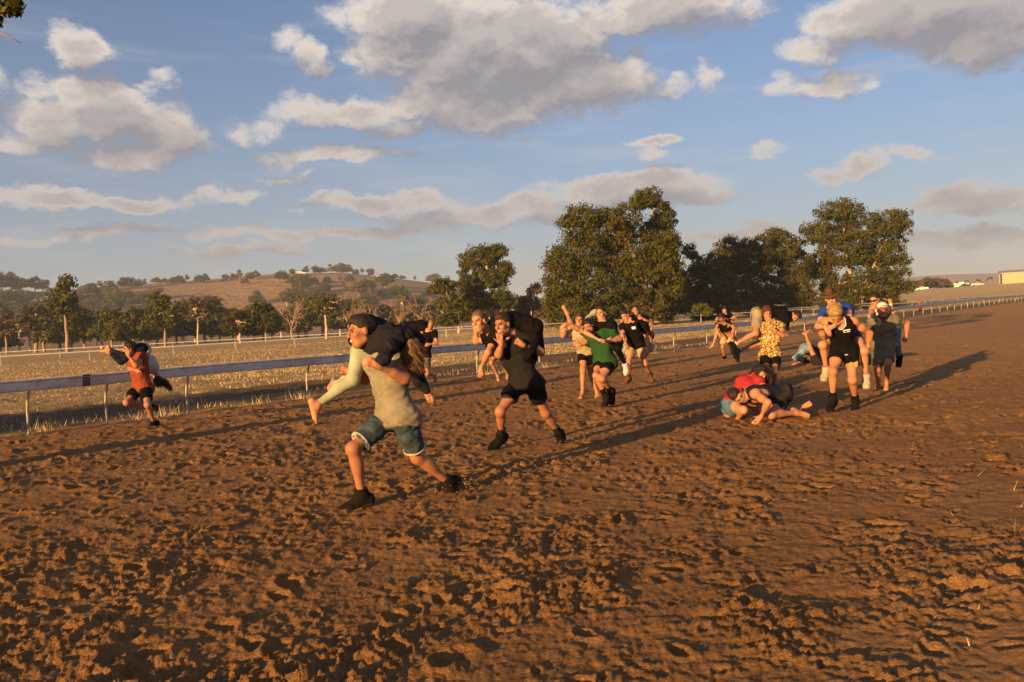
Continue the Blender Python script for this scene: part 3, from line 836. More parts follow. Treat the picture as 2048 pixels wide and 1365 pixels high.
# ------------------------------------------------------------------ people: one smooth skin grown over a posed skeleton
def A3(v): return np.array(v, dtype=np.float64)
def nrm(v):
    v = A3(v); return v / (np.linalg.norm(v) + 1e-9)
class Sdf:
    """a solid described by tapered capsules and ellipsoids, blended; meshed with surface nets"""
    def __init__(s): s.p = []
    def cap(s, a, b, ra, rb=None, k=.03, cut=None, sq=None):
        s.p.append(('c', A3(a), A3(b), ra, ra if rb is None else rb, k, cut, sq)); return s
    def ell(s, c, r, ax=None, k=.03, cut=None):
        s.p.append(('e', A3(c), A3(r), np.eye(3) if ax is None else A3(ax), None, k, cut, None)); return s
    def sub(s, c, r, ax=None, k=.02):
        s.p.append(('x', A3(c), A3(r), np.eye(3) if ax is None else A3(ax), None, k, None, None)); return s
    def subcap(s, a, b, ra, rb=None, k=.012):
        s.p.append(('xc', A3(a), A3(b), ra, ra if rb is None else rb, k, None, None)); return s
    def mesh(s, name, h, origin, cuts=(), folds=None, seed=0):
        lo = []; hi = []
        for q in s.p:
            if q[0] == 'c':
                m = max(q[3], q[4]); lo.append(np.minimum(q[1], q[2]) - m); hi.append(np.maximum(q[1], q[2]) + m)
            elif q[0] == 'e':
                m = q[2].max(); lo.append(q[1] - m); hi.append(q[1] + m)
        lo = np.min(lo, 0) - .03; hi = np.max(hi, 0) + .03
        n = np.ceil((hi - lo) / h).astype(int) + 1
        F = np.full(n, .12, dtype=np.float32)
        axs = [(lo[i] + h * np.arange(n[i])).astype(np.float32) for i in range(3)]
        for q in s.p:
            k = q[5]; pad = k + 2 * h + .02
            if q[0] in ('c', 'xc'): m = max(q[3], q[4]); a = np.minimum(q[1], q[2]) - m - pad; b = np.maximum(q[1], q[2]) + m + pad
            else: m = q[2].max(); a = q[1] - m - pad; b = q[1] + m + pad
            i0 = np.maximum(((a - lo) / h).astype(int), 0); i1 = np.minimum(((b - lo) / h).astype(int) + 2, n)
            if (i1 <= i0).any(): continue
            X = axs[0][i0[0]:i1[0], None, None]; Y = axs[1][None, i0[1]:i1[1], None]; Z = axs[2][None, None, i0[2]:i1[2]]
            if q[0] in ('c', 'xc'):
                ba = (q[2] - q[1]); L2 = float(ba @ ba) + 1e-9
                px, py, pz = X - q[1][0], Y - q[1][1], Z - q[1][2]
                t_ = np.clip((px * ba[0] + py * ba[1] + pz * ba[2]) / L2, 0, 1)
                dx = px - t_ * ba[0]; dy = py - t_ * ba[1]; dz = pz - t_ * ba[2]
                if q[7] is not None:                      # flattened along one axis
                    ax, f = q[7]; w = dx * ax[0] + dy * ax[1] + dz * ax[2]
                    dd = np.sqrt(np.maximum(dx * dx + dy * dy + dz * dz + w * w * (f * f - 1), 0))
                else: dd = np.sqrt(dx * dx + dy * dy + dz * dz)
                d = dd - (q[3] + (q[4] - q[3]) * t_)
            else:
                ax = q[3]; r = q[2]
                px, py, pz = X - q[1][0], Y - q[1][1], Z - q[1][2]
                u = [px * ax[i][0] + py * ax[i][1] + pz * ax[i][2] for i in range(3)]
                k0 = np.sqrt(sum((u[i] / r[i]) ** 2 for i in range(3)))
                k1 = np.sqrt(sum((u[i] / r[i] ** 2) ** 2 for i in range(3))) + 1e-6
                d = k0 * (k0 - 1) / k1
            if q[6] is not None:
                for (cp, cn) in (q[6] if isinstance(q[6], list) else [q[6]]):
                    d = np.maximum(d, (X - cp[0]) * cn[0] + (Y - cp[1]) * cn[1] + (Z - cp[2]) * cn[2])
            sl = (slice(i0[0], i1[0]), slice(i0[1], i1[1]), slice(i0[2], i1[2]))
            f = F[sl]
            if q[0] in ('x', 'xc'):
                hh = np.maximum(k - np.abs(f + d), 0) / k
                F[sl] = np.maximum(f, -d) + hh * hh * k * .25
            else:
                hh = np.maximum(k - np.abs(f - d), 0) / k
                F[sl] = np.minimum(f, d) - hh * hh * k * .25
        X = axs[0][:, None, None]; Y = axs[1][None, :, None]; Z = axs[2][None, None, :]
        if folds:
            rg = np.random.default_rng(seed + 3)
            g_tot = 0
            for (amp, fr, crease) in ([(folds[0], folds[1], False)] if len(folds) == 2 else [(folds[0], folds[1], True), (folds[0] * .9, folds[1] * .42, False)]):
              g_ = 0
              for j in range(5):
                  d = nrm(rg.normal(size=3)) * fr * (0.6 + 1.1 * rg.random()); d2 = nrm(rg.normal(size=3)) * fr * .5
                  ph = rg.random() * 6
                  g_ = g_ + (1 - 2 * np.abs(np.sin(.5 * (X * d[0] + Y * d[1] + Z * d[2] + ph + 2.0 * np.sin(X * d2[0] + Y * d2[1] + Z * d2[2])))) if crease else np.sin(X * d[0] + Y * d[1] + Z * d[2] + ph + 1.3 * np.sin(X * d2[0] + Y * d2[1] + Z * d2[2])))
              g_tot = g_tot + amp * g_ / 2.2
            F = F + (g_tot).astype(np.float32)
        for (cp, cn) in cuts:
            F = np.maximum(F, ((X - cp[0]) * cn[0] + (Y - cp[1]) * cn[1] + (Z - cp[2]) * cn[2]).astype(np.float32))
        return nets(name, F, lo, h, origin)
def nets(name, F, lo, h, origin):
    S_ = F < 0
    S_[0] = S_[-1] = False; S_[:, 0] = S_[:, -1] = False; S_[:, :, 0] = S_[:, :, -1] = False
    F = np.where(S_, F, np.maximum(F, 1e-5))
    c = [S_[i:S_.shape[0] - 1 + i, j:S_.shape[1] - 1 + j, k:S_.shape[2] - 1 + k] for i in (0, 1) for j in (0, 1) for k in (0, 1)]
    al = c[0].copy(); an = c[0].copy()
    for q in c[1:]: al &= q; an |= q
    act = an & ~al
    idx = np.argwhere(act)
    if len(idx) == 0: return None
    vid = np.full(act.shape, -1, dtype=np.int32); vid[act] = np.arange(len(idx))
    cv_ = np.stack([F[idx[:, 0] + i, idx[:, 1] + j, idx[:, 2] + k] for i in (0, 1) for j in (0, 1) for k in (0, 1)], 1)
    off = np.array([(i, j, k) for i in (0, 1) for j in (0, 1) for k in (0, 1)], dtype=np.float32)
    acc = np.zeros((len(idx), 3), np.float32); cnt = np.zeros(len(idx), np.float32)
    for a in range(8):
        for b in range(a + 1, 8):
            if np.abs(off[a] - off[b]).sum() != 1: continue
            fa, fb = cv_[:, a], cv_[:, b]; m = (fa < 0) != (fb < 0)
            t_ = np.where(m, fa / np.where(m, fa - fb, 1), 0)
            p = off[a] + t_[:, None] * (off[b] - off[a])
            acc += np.where(m[:, None], p, 0); cnt += m
    V = (idx + acc / cnt[:, None]) * h + lo - np.asarray(origin)
    Q = []
    for ax in range(3):
        s0 = [slice(None)] * 3; s1 = [slice(None)] * 3
        s0[ax] = slice(0, -1); s1[ax] = slice(1, None)
        A_, B_ = S_[tuple(s0)], S_[tuple(s1)]
        e = np.argwhere(A_ != B_)
        if len(e) == 0: continue
        flip = A_[e[:, 0], e[:, 1], e[:, 2]]
        o1, o2 = [(1, 2), (2, 0), (0, 1)][ax]
        def cell(d1, d2):
            q = e.copy(); q[:, o1] -= d1; q[:, o2] -= d2
            ok = ((q >= 0) & (q < np.array(vid.shape))).all(1)
            q = np.clip(q, 0, np.array(vid.shape) - 1)
            return np.where(ok, vid[q[:, 0], q[:, 1], q[:, 2]], -1)
        quad = np.stack([cell(1, 1), cell(0, 1), cell(0, 0), cell(1, 0)], 1)
        quad[~flip] = quad[~flip][:, ::-1]
        Q.append(quad[(quad >= 0).all(1)])
    return np_mesh(name, V, np.concatenate(Q), True)

MATS = {}
def skin_mat(c):
    c = (c[0] * .78, c[1] * .66, c[2] * .56)
    key = ('skin', c)
    if key not in MATS:
        m, nt, b = new_mat('skin'); t = NT(nt)
        pos = t.n('ShaderNodeNewGeometry').outputs['Position']
        f = t.ramp(t.noise(pos, 9.0, 5, 0.6), 0.35, 0.7)
        red = (c[0] * .92, c[1] * .76, c[2] * .70)
        t.l(t.mix(t.math('MULTIPLY', f, .6), c4(c), c4(red)), b.inputs['Base Color'])
        b.inputs['Roughness'].default_value = .5; b.inputs['Specular IOR Level'].default_value = .35
        b.inputs['Subsurface Weight'].default_value = .08; b.inputs['Subsurface Radius'].default_value = (.03, .012, .006); b.inputs['Subsurface Scale'].default_value = .3
        t.l(t.bump(t.noise(pos, 160.0, 3, .6), .12, .004), b.inputs['Normal'])
        MATS[key] = m
    return MATS[key]
def cloth_mat(c, kind='cotton'):
    key = (kind, c)
    if key not in MATS:
        m, nt, b = new_mat(kind); t = NT(nt)
        pos = t.n('ShaderNodeNewGeometry').outputs['Position']
        if kind == 'print':
            # all-over printed shirt: yellow, brown and black shapes
            n1 = t.noise(pos, 26.0, 3, .5); n2 = t.noise(pos, 40.0, 2, .5)
            col = t.mix(t.ramp(n1, .47, .53), c4((.46, .31, .08)), c4((.16, .085, .03)))
            col = t.mix(t.ramp(n2, .56, .6), col, c4((.62, .5, .26)))
            col = t.mix(t.ramp(t.noise(pos, 33.0, 2, .4), .57, .61), col, c4((.03, .025, .02)))
        else:
            f = t.ramp(t.noise(pos, 6.0 if kind != 'denim' else 14.0, 5, .65), .32, .7)
            lo_ = .72 if kind != 'denim' else .5
            col = t.mix(f, c4(c), c4(tuple(v * lo_ for v in c)))
            dust = t.ramp(t.noise(pos, 3.0, 6, .7), .55, .8)
            col = t.mix(t.math('MULTIPLY', dust, .05), col, c4((.30, .19, .11)))
        t.l(col, b.inputs['Base Color'])
        b.inputs['Roughness'].default_value = .9; b.inputs['Specular IOR Level'].default_value = .08
        hgt = t.math('ADD', t.math('MULTIPLY', t.noise(pos, 22.0, 4, .6), 1.5), t.noise(pos, 260.0, 2, .5))
        t.l(t.bump(hgt, .35, .012), b.inputs['Normal'])
        MATS[key] = m
    return MATS[key]
def hair_mat(c):
    key = ('hair', c)
    if key not in MATS:
        m, nt, b = new_mat('hair'); t = NT(nt)
        pos = t.n('ShaderNodeNewGeometry').outputs['Position']
        w = t.noise(t.vm('MULTIPLY', pos, (1, 1, .35)), 90.0, 4, .7)
        t.l(t.mix(t.ramp(w, .3, .7), c4(tuple(v * .45 for v in c)), c4(c)), b.inputs['Base Color'])
        b.inputs['Roughness'].default_value = .55; b.inputs['Specular IOR Level'].default_value = .3
        t.l(t.bump(w, .8, .012), b.inputs['Normal'])
        MATS[key] = m
    return MATS[key]
EYE = simple_mat('dark_eye', (.02, .014, .01), rough=.25)
TEETH = simple_mat('teeth', (.75, .68, .58), rough=.35)
LIPS = simple_mat('lips', (.36, .13, .10), rough=.45)
RUBBER = simple_mat('black_rubber', (.02, .02, .02), rough=.7)
WHITE_TRIM = simple_mat('white_trim', (.75, .74, .72), rough=.8)
def person(spec):
    """spec: pixel joints (in a zoomed crop) -> posed body, clothing and hair as children of one root"""
    ox, oy, zs = spec['z']; S = spec.get('S', 1.0); fem = spec.get('fem', False)
    res = spec.get('res', .011); Y0 = spec['Y']
    px = lambda q: (ox + q[0] / zs, oy + q[1] / zs)
    J = {}
    def solve(parent, q, L):
        x, y = px(q); m = q[2] if len(q) > 2 else 0.0
        if m not in ('n', 'f'):
            return A3(P(x, y, J[parent][1] + m))
        d = ray(x, y); d = A3(d) / d.y; o = A3(CAM); pp = J[parent]
        a = d @ d; b = d @ (o - pp); c = (o - pp) @ (o - pp) - L * L
        disc = b * b - a * c
        if disc < 0: t_ = -b / a
        else: t_ = (-b - math.sqrt(disc)) / a if m == 'n' else (-b + math.sqrt(disc)) / a
        r = o + d * t_
        e = np.linalg.norm(r - pp)
        if e > L * 1.0: r = pp + (r - pp) * (min(e, L * 1.25) / e)
        return r
    x, y = px(spec['pel']); J['pel'] = A3(P(x, y, Y0 + (spec['pel'][2] if len(spec['pel']) > 2 else 0)))
    J['neck'] = solve('pel', spec['neck'], .56 * S)
    for a, b, L in (('rs', 'neck', .175), ('ls', 'neck', .175), ('rh', 'pel', .095), ('lh', 'pel', .095), ('re', 'rs', .30), ('le', 'ls', .30), ('rw', 're', .26), ('lw', 'le', .26),
                    ('rk', 'rh', .44), ('lk', 'lh', .44), ('ra', 'rk', .42), ('la', 'lk', .42), ('rt', 'ra', .20), ('lt', 'la', .20), ('head', 'neck', .17), ('rf', 'rw', .13), ('lf', 'lw', .13)):
        if a in spec: J[a] = solve(b, spec[a], L * S * (.9 if fem and a in ('rs', 'ls') else 1))
    for a, b, c in (('rf', 'rw', 're'), ('lf', 'lw', 'le')):
        if a not in J: J[a] = J[b] + nrm(J[b] - J[c]) * .13 * S
    up = nrm(J['neck'] - J['pel'])
    rc = nrm(J['rs'] - J['ls']); rc = nrm(rc - up * (rc @ up)); fc = np.cross(up, rc)
    rp = nrm(J['rh'] - J['lh']); rp = nrm(rp - up * (rp @ up)); fp = np.cross(up, rp)
    bend = spec.get('hump', 0.0)
    mid = J['pel'] * .55 + J['neck'] * .45 - nrm(fc + fp) * bend
    chest = J['pel'] * .25 + J['neck'] * .75 - nrm(fc + fp) * bend * .6
    fat = spec.get('fat', 1.0)
    # head frame
    hs = S * spec.get('hs', 1.08) * .91
    fd = nrm(spec.get('face', tuple(fc))); ud = A3(spec.get('hup', nrm(J['head'] - J['neck']) * .5 + A3((0, 0, .7))))
    ud = nrm(ud - fd * (ud @ fd)); rh_ = np.cross(fd, ud)
    hc = J['head']; HF = np.stack([rh_, fd, ud])
    hp = lambda r, f, u: hc + (rh_ * r + fd * f + ud * u) * hs
    def torso(s, g, top=True, cut=None, loose=0.0):
        s.cap(J['rh'], J['lh'], (.100 if not fem else .105) * S * fat + g, cut=cut, k=.05)
        for e in (-1, 1):
            s.cap(J['pel'] + rp * e * .05 * S, mid + rc * e * .045 * S, .098 * S * fat + g + loose, .088 * S * fat + g + loose, k=.06, cut=cut)
            s.cap(mid + rc * e * .045 * S, chest + rc * e * .062 * S, .088 * S * fat + g + loose, .104 * S * fat + g, k=.06, cut=cut)
            s.cap(chest + rc * e * .062 * S, J['rs' if e > 0 else 'ls'] - up * .03 * S, .104 * S * fat + g, .058 * S + g, k=.06, cut=cut)
            pc = chest + rc * e * .075 * S + fc * (.075 if not fem else .085) * S - up * (.0 if not fem else .03) * S
            s.ell(pc, np.array([.075, .045, .06] if not fem else [.068, .062, .066]) * S + g, np.stack([rc, fc, up]), k=.05, cut=cut)
            hip = J['rh' if e > 0 else 'lh']
            s.ell(hip - fp * .055 * S - up * .035 * S, np.array([.085, .08, .09]) * S + g, np.stack([rp, fp, up]), k=.05, cut=cut)
            if top: s.cap(J['neck'] + up * .03 * S, J['rs' if e > 0 else 'ls'] * .6 + J['neck'] * .4, .046 * S + g, .052 * S + g, k=.05, cut=cut)
        s.cap(J['rs'], J['ls'], .060 * S + g, k=.05, cut=cut)
    def upper_arm(s, e, g, g2=None, frac=1.0, cut=None):
        a, b = J[e + 's'], J[e + 'e']; g2 = g if g2 is None else g2
        q = a + (b - a) * frac; d = nrm(b - a)
        c_ = cut if cut is not None else ((q, d) if frac < 1 else None)
        m = 0.82 if fem else 1.0
        s.ell(a, np.array([.062] * 3) * S * (m + .05) + g, k=.04, cut=c_)
        s.cap(a, q + d * (.03 if frac < 1 else 0), .053 * S * m + g, (.053 - .011 * frac) * S * m + g2, k=.03, cut=c_)
        if frac > .6: s.ell(a + (b - a) * .5 + fc * .012, np.array([.052 * m + g] * 3) * S, k=.04, cut=c_)
    def fore_arm(s, e, g=0.0):
        a, b = J[e + 'e'], J[e + 'w']; m = 0.84 if fem else 1.0
        s.cap(a, b, .040 * S * m + g, .025 * S * m + g, k=.025)
        s.cap(a + (b - a) * .08, a + (b - a) * .45, .046 * S * m + g, .040 * S * m + g, k=.03)
    def hand(s, e):
        w, f = J[e + 'w'], J[e + 'f']; d = nrm(f - w); m = (0.88 if fem else 1.0) * S
        pose = spec.get('hand_' + e, 'relaxed')
        sd_ = nrm(np.cross(d, A3((0, -1, .25)))) * (1 if e == 'r' else -1)        # across the knuckles
        nn = nrm(np.cross(sd_, d))
        if nn @ (A3(CAM) - w) > 0: nn = -nn                                     # palm away from the camera by default
        if spec.get('palm_' + e) == 'n': nn = -nn
        kn = w + d * .088 * m
        s.cap(w, w + d * .03 * m, .027 * m, .03 * m, k=.02)
        for q in (-1, 1): s.cap(w + d * .025 * m + sd_ * q * .014 * m, kn + sd_ * q * .024 * m, .018 * m, .017 * m, k=.018, sq=(nn, 1.15))
        curl = {'relaxed': (.35, .9), 'fist': (1.45, 2.9), 'flat': (.08, .15), 'grip': (.9, 1.9)}[pose]
        r_ = max(.0088 * m, res * .62)
        for j in range(4):
            b0 = kn + sd_ * (j - 1.5) * .0205 * m - d * .004 * abs(j - 1.2) * m
            L1 = (.040, .046, .043, .034)[j] * m
            v1 = d * math.cos(curl[0]) + nn * math.sin(curl[0]); p1 = b0 + v1 * L1
            v2 = d * math.cos(curl[1]) + nn * math.sin(curl[1]); p2 = p1 + v2 * L1 * .95
            s.cap(b0, p1, r_ * 1.08, r_, k=.006); s.cap(p1, p2, r_, r_ * .85, k=.006)
        tb = w + d * .03 * m - sd_ * .026 * m + nn * .008 * m
        tv = nrm(d * .75 - sd_ * (.62 if pose != 'fist' else .1) + nn * .45)
        t1 = tb + tv * .045 * m
        s.cap(tb, t1, r_ * 1.35, r_ * 1.1, k=.012)
        s.cap(t1, t1 + nrm(tv + (nn * .6 + sd_ * .6 if pose in ('fist', 'grip') else nn * .1)) * .03 * m, r_ * 1.05, r_ * .9, k=.006)
    def thigh(s, e, g, g2=None, frac=1.0, cut=None, k=.04):
        a, b = J[e + 'h'], J[e + 'k']; g2 = g if g2 is None else g2
        q = a + (b - a) * frac; d = nrm(b - a)
        c_ = cut if cut is not None else ((q, d) if frac < 1 else None)
        s.cap(a - up * .01, q + d * (.05 if frac < 1 else 0), .088 * S * fat + g, (.088 - .035 * frac) * S * fat + g2, k=k, cut=c_)
        if g < .001 or frac > .5: s.ell(a + (b - a) * .42 + fp * .02 * S, np.array([.078 * fat * S + g] * 3), k=.05, cut=c_)
    def shin(s, e, g=0.0, frac=1.0, cut=None):
        a, b = J[e + 'k'], J[e + 'a']; d = nrm(b - a)
        q = a + (b - a) * frac
        th_ = nrm(J[e + 'h'] - a); back = th_ - d * (th_ @ d)                    # calf lies on the side the knee folds to
        back = -fp if np.linalg.norm(back) < .12 else nrm(back)
        back = back if np.linalg.norm(back) > 0 else -fp
        m = .92 if fem else 1.0
        c_ = cut if cut is not None else ((q, d) if frac < 1 else None)
        s.cap(a, q, .050 * S * m + g, (.050 - .018 * frac) * S * m + g, k=.03, cut=c_)
        s.ell(a + (b - a) * .30 + back * .020 * S, np.array([.050, .050, .105]) * S * m + g, np.stack([nrm(np.cross(d, back)), back, d]), k=.04, cut=c_)
    def foot(s, e, g=0.0, shoe=False):
        a, t_ = J[e + 'a'], J[e + 't']; d = nrm(t_ - a); sh = nrm(a - J[e + 'k'])
        f = nrm(d - sh * (d @ sh) * .80)                                        # along the sole
        m = (.9 if fem else 1.0) * S
        dn = nrm(sh - f * (sh @ f)); lat = np.cross(f, dn)
        heel = a - f * .045 * m + dn * .045 * m; ball = a + f * .125 * m + dn * .058 * m
        if shoe:
            s.cap(a - dn * .01, heel, .044 * m + g, .040 * m + g, k=.03)
            s.cap(a + f * .01, ball, .044 * m + g, .032 * m + g, k=.03)
            for q in (-1, 1):
                s.cap(heel + dn * .006 * m, ball + lat * q * .018 * m, .036 * m + g, .034 * m + g, k=.02)
                s.cap(ball + lat * q * .018 * m, ball + f * .06 * m + lat * q * .008 * m, .034 * m + g, .030 * m + g, k=.02)
        else:
            s.cap(a, heel, .036 * m, .033 * m, k=.03)
            s.cap(a + f * .01 * m, ball, .036 * m, .024 * m, k=.03)
            s.cap(heel, ball + lat * .015 * m, .032 * m, .026 * m, k=.02); s.cap(heel, ball - lat * .015 * m, .030 * m, .026 * m, k=.02)
            for q in range(5):
                b0 = ball + lat * (q - 2) * .017 * m
                s.cap(b0, b0 + f * (.055 - .004 * abs(q - 1)) * m + dn * .006, max(.012 * m, res * .6), max(.010 * m, res * .55), k=.01)
        return f, dn, heel, ball
    origin = A3((J['pel'][0], J['pel'][1], 0.0 if spec.get('grounded', True) else J['pel'][2] - .1))
    if spec.get('grounded', True): origin[2] = float(terrain(origin[0], origin[1]))
    root = empty('person', Vector(origin)); tag(root, spec['label'], 'person', spec.get('group'))
    skin = skin_mat(spec.get('skin', (.52, .30, .20)))
    # ---- body
    s = Sdf()
    torso(s, 0.0)
    s.cap(J['neck'] - up * .02, hp(0, -.03, -.07), .056 * S * (.88 if fem else 1), .052 * S * (.88 if fem else 1), k=.04)
    for e in 'rl':
        upper_arm(s, e, 0); fore_arm(s, e); hand(s, e)
        thigh(s, e, 0); shin(s, e)
        s.ell(J[e + 'k'], np.array([.049] * 3) * S, k=.05)
        if spec.get('bare_' + e, spec.get('barefoot', False)): foot(s, e)
        else: s.cap(J[e + 'a'], J[e + 'a'] + nrm(J[e + 'a'] - J[e + 'k']) * .04, .035 * S, k=.02)
    s.ell(hp(0, -.018, .035), np.array([.076, .096, .092]) * hs, HF, k=.02)
    s.ell(hp(0, .030, -.045), np.array([.060, .062, .075]) * hs, HF, k=.035)
    s.ell(hp(0, .058, -.095), np.array([.034, .030, .026]) * hs, HF, k=.03)                 # chin
    s.cap(hp(-.052, -.005, -.07), hp(-.02, .05, -.1), .020 * hs, k=.03); s.cap(hp(.052, -.005, -.07), hp(.02, .05, -.1), .020 * hs, k=.03)
    s.cap(hp(-.034, .078, .030), hp(.034, .078, .030), .014 * hs, k=.02)                    # brow
    for q in (-1, 1):
        s.ell(hp(.040 * q, .062, -.020), np.array([.024, .022, .020]) * hs, HF, k=.025)      # cheekbone
        s.ell(hp(.078 * q, -.012, -.008), np.array([.010, .022, .033]) * hs, HF, k=.008)     # ear
        s.sub(hp(.031 * q, .094, .010), np.array([.017, .013, .011]) * hs, HF, k=.014)       # eye socket
    s.cap(hp(0, .090, .022), hp(0, .112, -.020), .010 * hs, .0145 * hs, k=.012)             # nose
    s.ell(hp(0, .100, -.026), np.array([.019, .014, .010]) * hs, HF, k=.008)
    smile = spec.get('mouth', 'closed')
    s.cap(hp(-.020, .082, -.052), hp(.020, .082, -.052), .010 * hs, k=.012); s.cap(hp(-.017, .080, -.070), hp(.017, .080, -.070), .011 * hs, k=.012)
    link('body', s.mesh('body', res, origin), skin, root)
    # ---- face pieces
    def small(name, fn, mat, h=None):
        q = Sdf(); fn(q); me = q.mesh(name, h or min(res * .45, .005), origin)
        if me: return link(name, me, mat, root)
    if res < .0175:
        for q in (-1, 1):
            small('eye', lambda z, q=q: z.ell(hp(.031 * q, .083, .010), np.array([.014, .010, .0065]) * hs, HF), EYE, .0035)
            small('eyebrow', lambda z, q=q: z.cap(hp(.016 * q, .094, .026), hp(.047 * q, .082, .029), .0055 * hs, .0035 * hs), hair_mat(spec.get('brow', tuple(spec.get('haircol', (.03, .02, .015))))), .004)
        if smile == 'smile':
            small('mouth', lambda z: (z.cap(hp(-.024, .078, -.057), hp(0, .090, -.063), .010 * hs, k=.01), z.cap(hp(.024, .078, -.057), hp(0, .090, -.063), .010 * hs, k=.01)), LIPS, .0045)
            small('teeth', lambda z: (z.cap(hp(-.020, .084, -.056), hp(0, .096, -.060), .0065 * hs, k=.01), z.cap(hp(.020, .084, -.056), hp(0, .096, -.060), .0065 * hs, k=.01)), TEETH, .004)
        else:
            small('mouth', lambda z: z.cap(hp(-.020, .087, -.060), hp(.020, .087, -.060), .0065 * hs), LIPS, .004)
    # ---- hair
    hcut = [(hp(0, .066, .078), nrm(fd * .86 - ud * .50)), (hp(0, -.06, -.045), nrm(-ud + fd * .45))]
    hst = spec.get('hair', 'short'); hcol = hair_mat(tuple(spec.get('haircol', (.03, .02, .015))))
    if hst:
        q = Sdf()
        tk = {'short': .009, 'curly': .014, 'crop': .005, 'long': .013, 'tied': .007}[hst]
        q.ell(hp(0, -.021, .040), np.array([.0765 + tk * .7, .097 + tk, .091 + tk]) * hs, HF, cut=hcut, k=.015)
        if hst == 'short': q.ell(hp(0, .012, .098), np.array([.060, .070, .040]) * hs, HF, k=.03); q.ell(hp(0, .055, .096), np.array([.046, .026, .022]) * hs, HF, k=.02)
        if hst == 'curly': q.ell(hp(0, .010, .095), np.array([.070, .078, .046]) * hs, HF, k=.03)
        if hst == 'tied': q.ell(hp(0, -.10, .085), np.array([.034, .034, .034]) * hs, k=.02)
        for e in (-1, 1): q.sub(hp(.088 * e, .012, -.018), np.array([.03, .050, .045]) * hs, HF, k=.015)      # ears stay free
        for chain in spec.get('locks', []):
            pts = [A3(P(*px(c[:2]), J['head'][1] + c[2])) for c in chain]
            for a, b in zip(pts[:-1], pts[1:]): q.cap(a, b, chain[0][3], chain[-1][3], k=.03)
        hm = q.mesh('hair', min(res * 1.1, .0135), origin, folds=(.0030 if hst != 'curly' else .007, 190 if hst != 'curly' else 110), seed=3)
        ho = link('hair', hm, hcol, root)
        if res < .0160:      # loose strands break up the outline
            nv_ = len(hm.vertices); co = np.empty(nv_ * 3, np.float32); hm.vertices.foreach_get('co', co); co = co.reshape(-1, 3)
            no = np.empty(nv_ * 3, np.float32); hm.vertices.foreach_get('normal', no); no = no.reshape(-1, 3)
            rg = np.random.default_rng(5); ns = {'curly': 1600, 'long': 2200}.get(hst, 1100)
            ii = rg.integers(0, nv_, ns)
            flow = nrm(-fd * .6 + ud * .25) if hst in ('short', 'curly', 'crop') else (nrm(-fd * .9 + ud * .2) if hst == 'tied' else A3((0, 0, -1.0)))
            if hst == 'curly': dr = no[ii] * .8 + rg.normal(0, .6, (ns, 3))
            else: dr = no[ii] * .30 + flow * .8 + rg.normal(0, .28, (ns, 3))
            dr /= np.linalg.norm(dr, axis=1)[:, None]
            Ls = ({'short': .020, 'curly': .024, 'crop': .008, 'long': .06, 'tied': .022}[hst] * (.5 + rg.random(ns)))[:, None]
            wv = np.cross(dr, rg.normal(size=(ns, 3))); wv /= np.linalg.norm(wv, axis=1)[:, None]; wv *= .0026
            b0 = co[ii] - no[ii] * .003
            Vh = np.stack([b0 - wv, b0 + wv, b0 + dr * Ls], 1).reshape(-1, 3)
            link('hair_strands', np_mesh('hair_strands', Vh, np.arange(ns * 3).reshape(-1, 3), False), hcol, ho)['kind'] = 'stuff'
    if spec.get('beard'):
        q = Sdf()
        q.cap(hp(-.064, .0, -.04), hp(-.042, .045, -.09), .012 * hs, k=.02); q.cap(hp(.064, .0, -.04), hp(.042, .045, -.09), .012 * hs, k=.02)
        q.cap(hp(-.045, .045, -.09), hp(.045, .045, -.09), .022 * hs, k=.02); q.ell(hp(0, .066, -.10), np.array([.036, .032, .03]) * hs, HF, k=.02)
        q.cap(hp(-.026, .088, -.042), hp(.026, .088, -.042), .008 * hs, k=.01)
        link('beard', q.mesh('beard', min(res, .008), origin, folds=(.002, 200)), hcol, root)
    # ---- clothing
    made = {}
    waist0 = min([.06] + [c[2].get('hem', -.02) + .02 for c in spec['wear'] if c[0] in ('t_shirt', 'long_top') and len(c) > 2 and c[2].get('hem', -.02) < 0])
    for c in spec['wear']:
        kind, col = c[0], c[1]; o = c[2] if len(c) > 2 else {}
        fab = cloth_mat(col, o.get('fab', 'cotton'))
        q = Sdf(); cuts = []; folds = (.0052, 62, 1); sub = []
        if kind in ('t_shirt', 'singlet', 'long_top', 'crop_top'):
            g = .024 if kind != 'singlet' else .014
            if kind == 'singlet': folds = (.004, 36)
            hem = o.get('hem', -.02)
            hcutp = (J['pel'] + up * (hem if kind != 'crop_top' else .22) * S, nrm(-up + fc * o.get('tilt', 0)))
            torso(q, g, loose=o.get('loose', .006), cut=hcutp)
            if hem < -.05:
                for e in (-1, 1): q.cap(J['pel'] + rp * e * .05 * S, J['pel'] + rp * e * .055 * S + up * (hem - .06) * S, .100 * S + g, .104 * S + g, k=.06, cut=hcutp)
            if kind == 't_shirt' or kind == 'crop_top':
                for e in 'rl': upper_arm(q, e, .015, .024, o.get('sleeve', .55))
            elif kind == 'long_top':
                for e in 'rl': upper_arm(q, e, .016, .016, 1.0); fore_arm(q, e, .013)
            nb = J['neck'] + fc * (.012 if kind != 'singlet' else .045) * S
            def openings(z, less=0.0):
                if kind == 'singlet':
                    for e, sg in (('r', 1), ('l', -1)):
                        z.subcap(J[e + 's'] + rc * sg * .075 * S + up * .10 * S, J[e + 's'] + rc * sg * .065 * S - up * .10 * S, .105 * S - less, .085 * S - less)
                z.subcap(nb + up * (.0 if kind != 'singlet' else -.03) * S, nrm(hp(0, 0, -.1) - nb) * .12 + nb + up * .05, (.070 if kind != 'singlet' else .085) * S - less, .12 * S - less)
            openings(q)
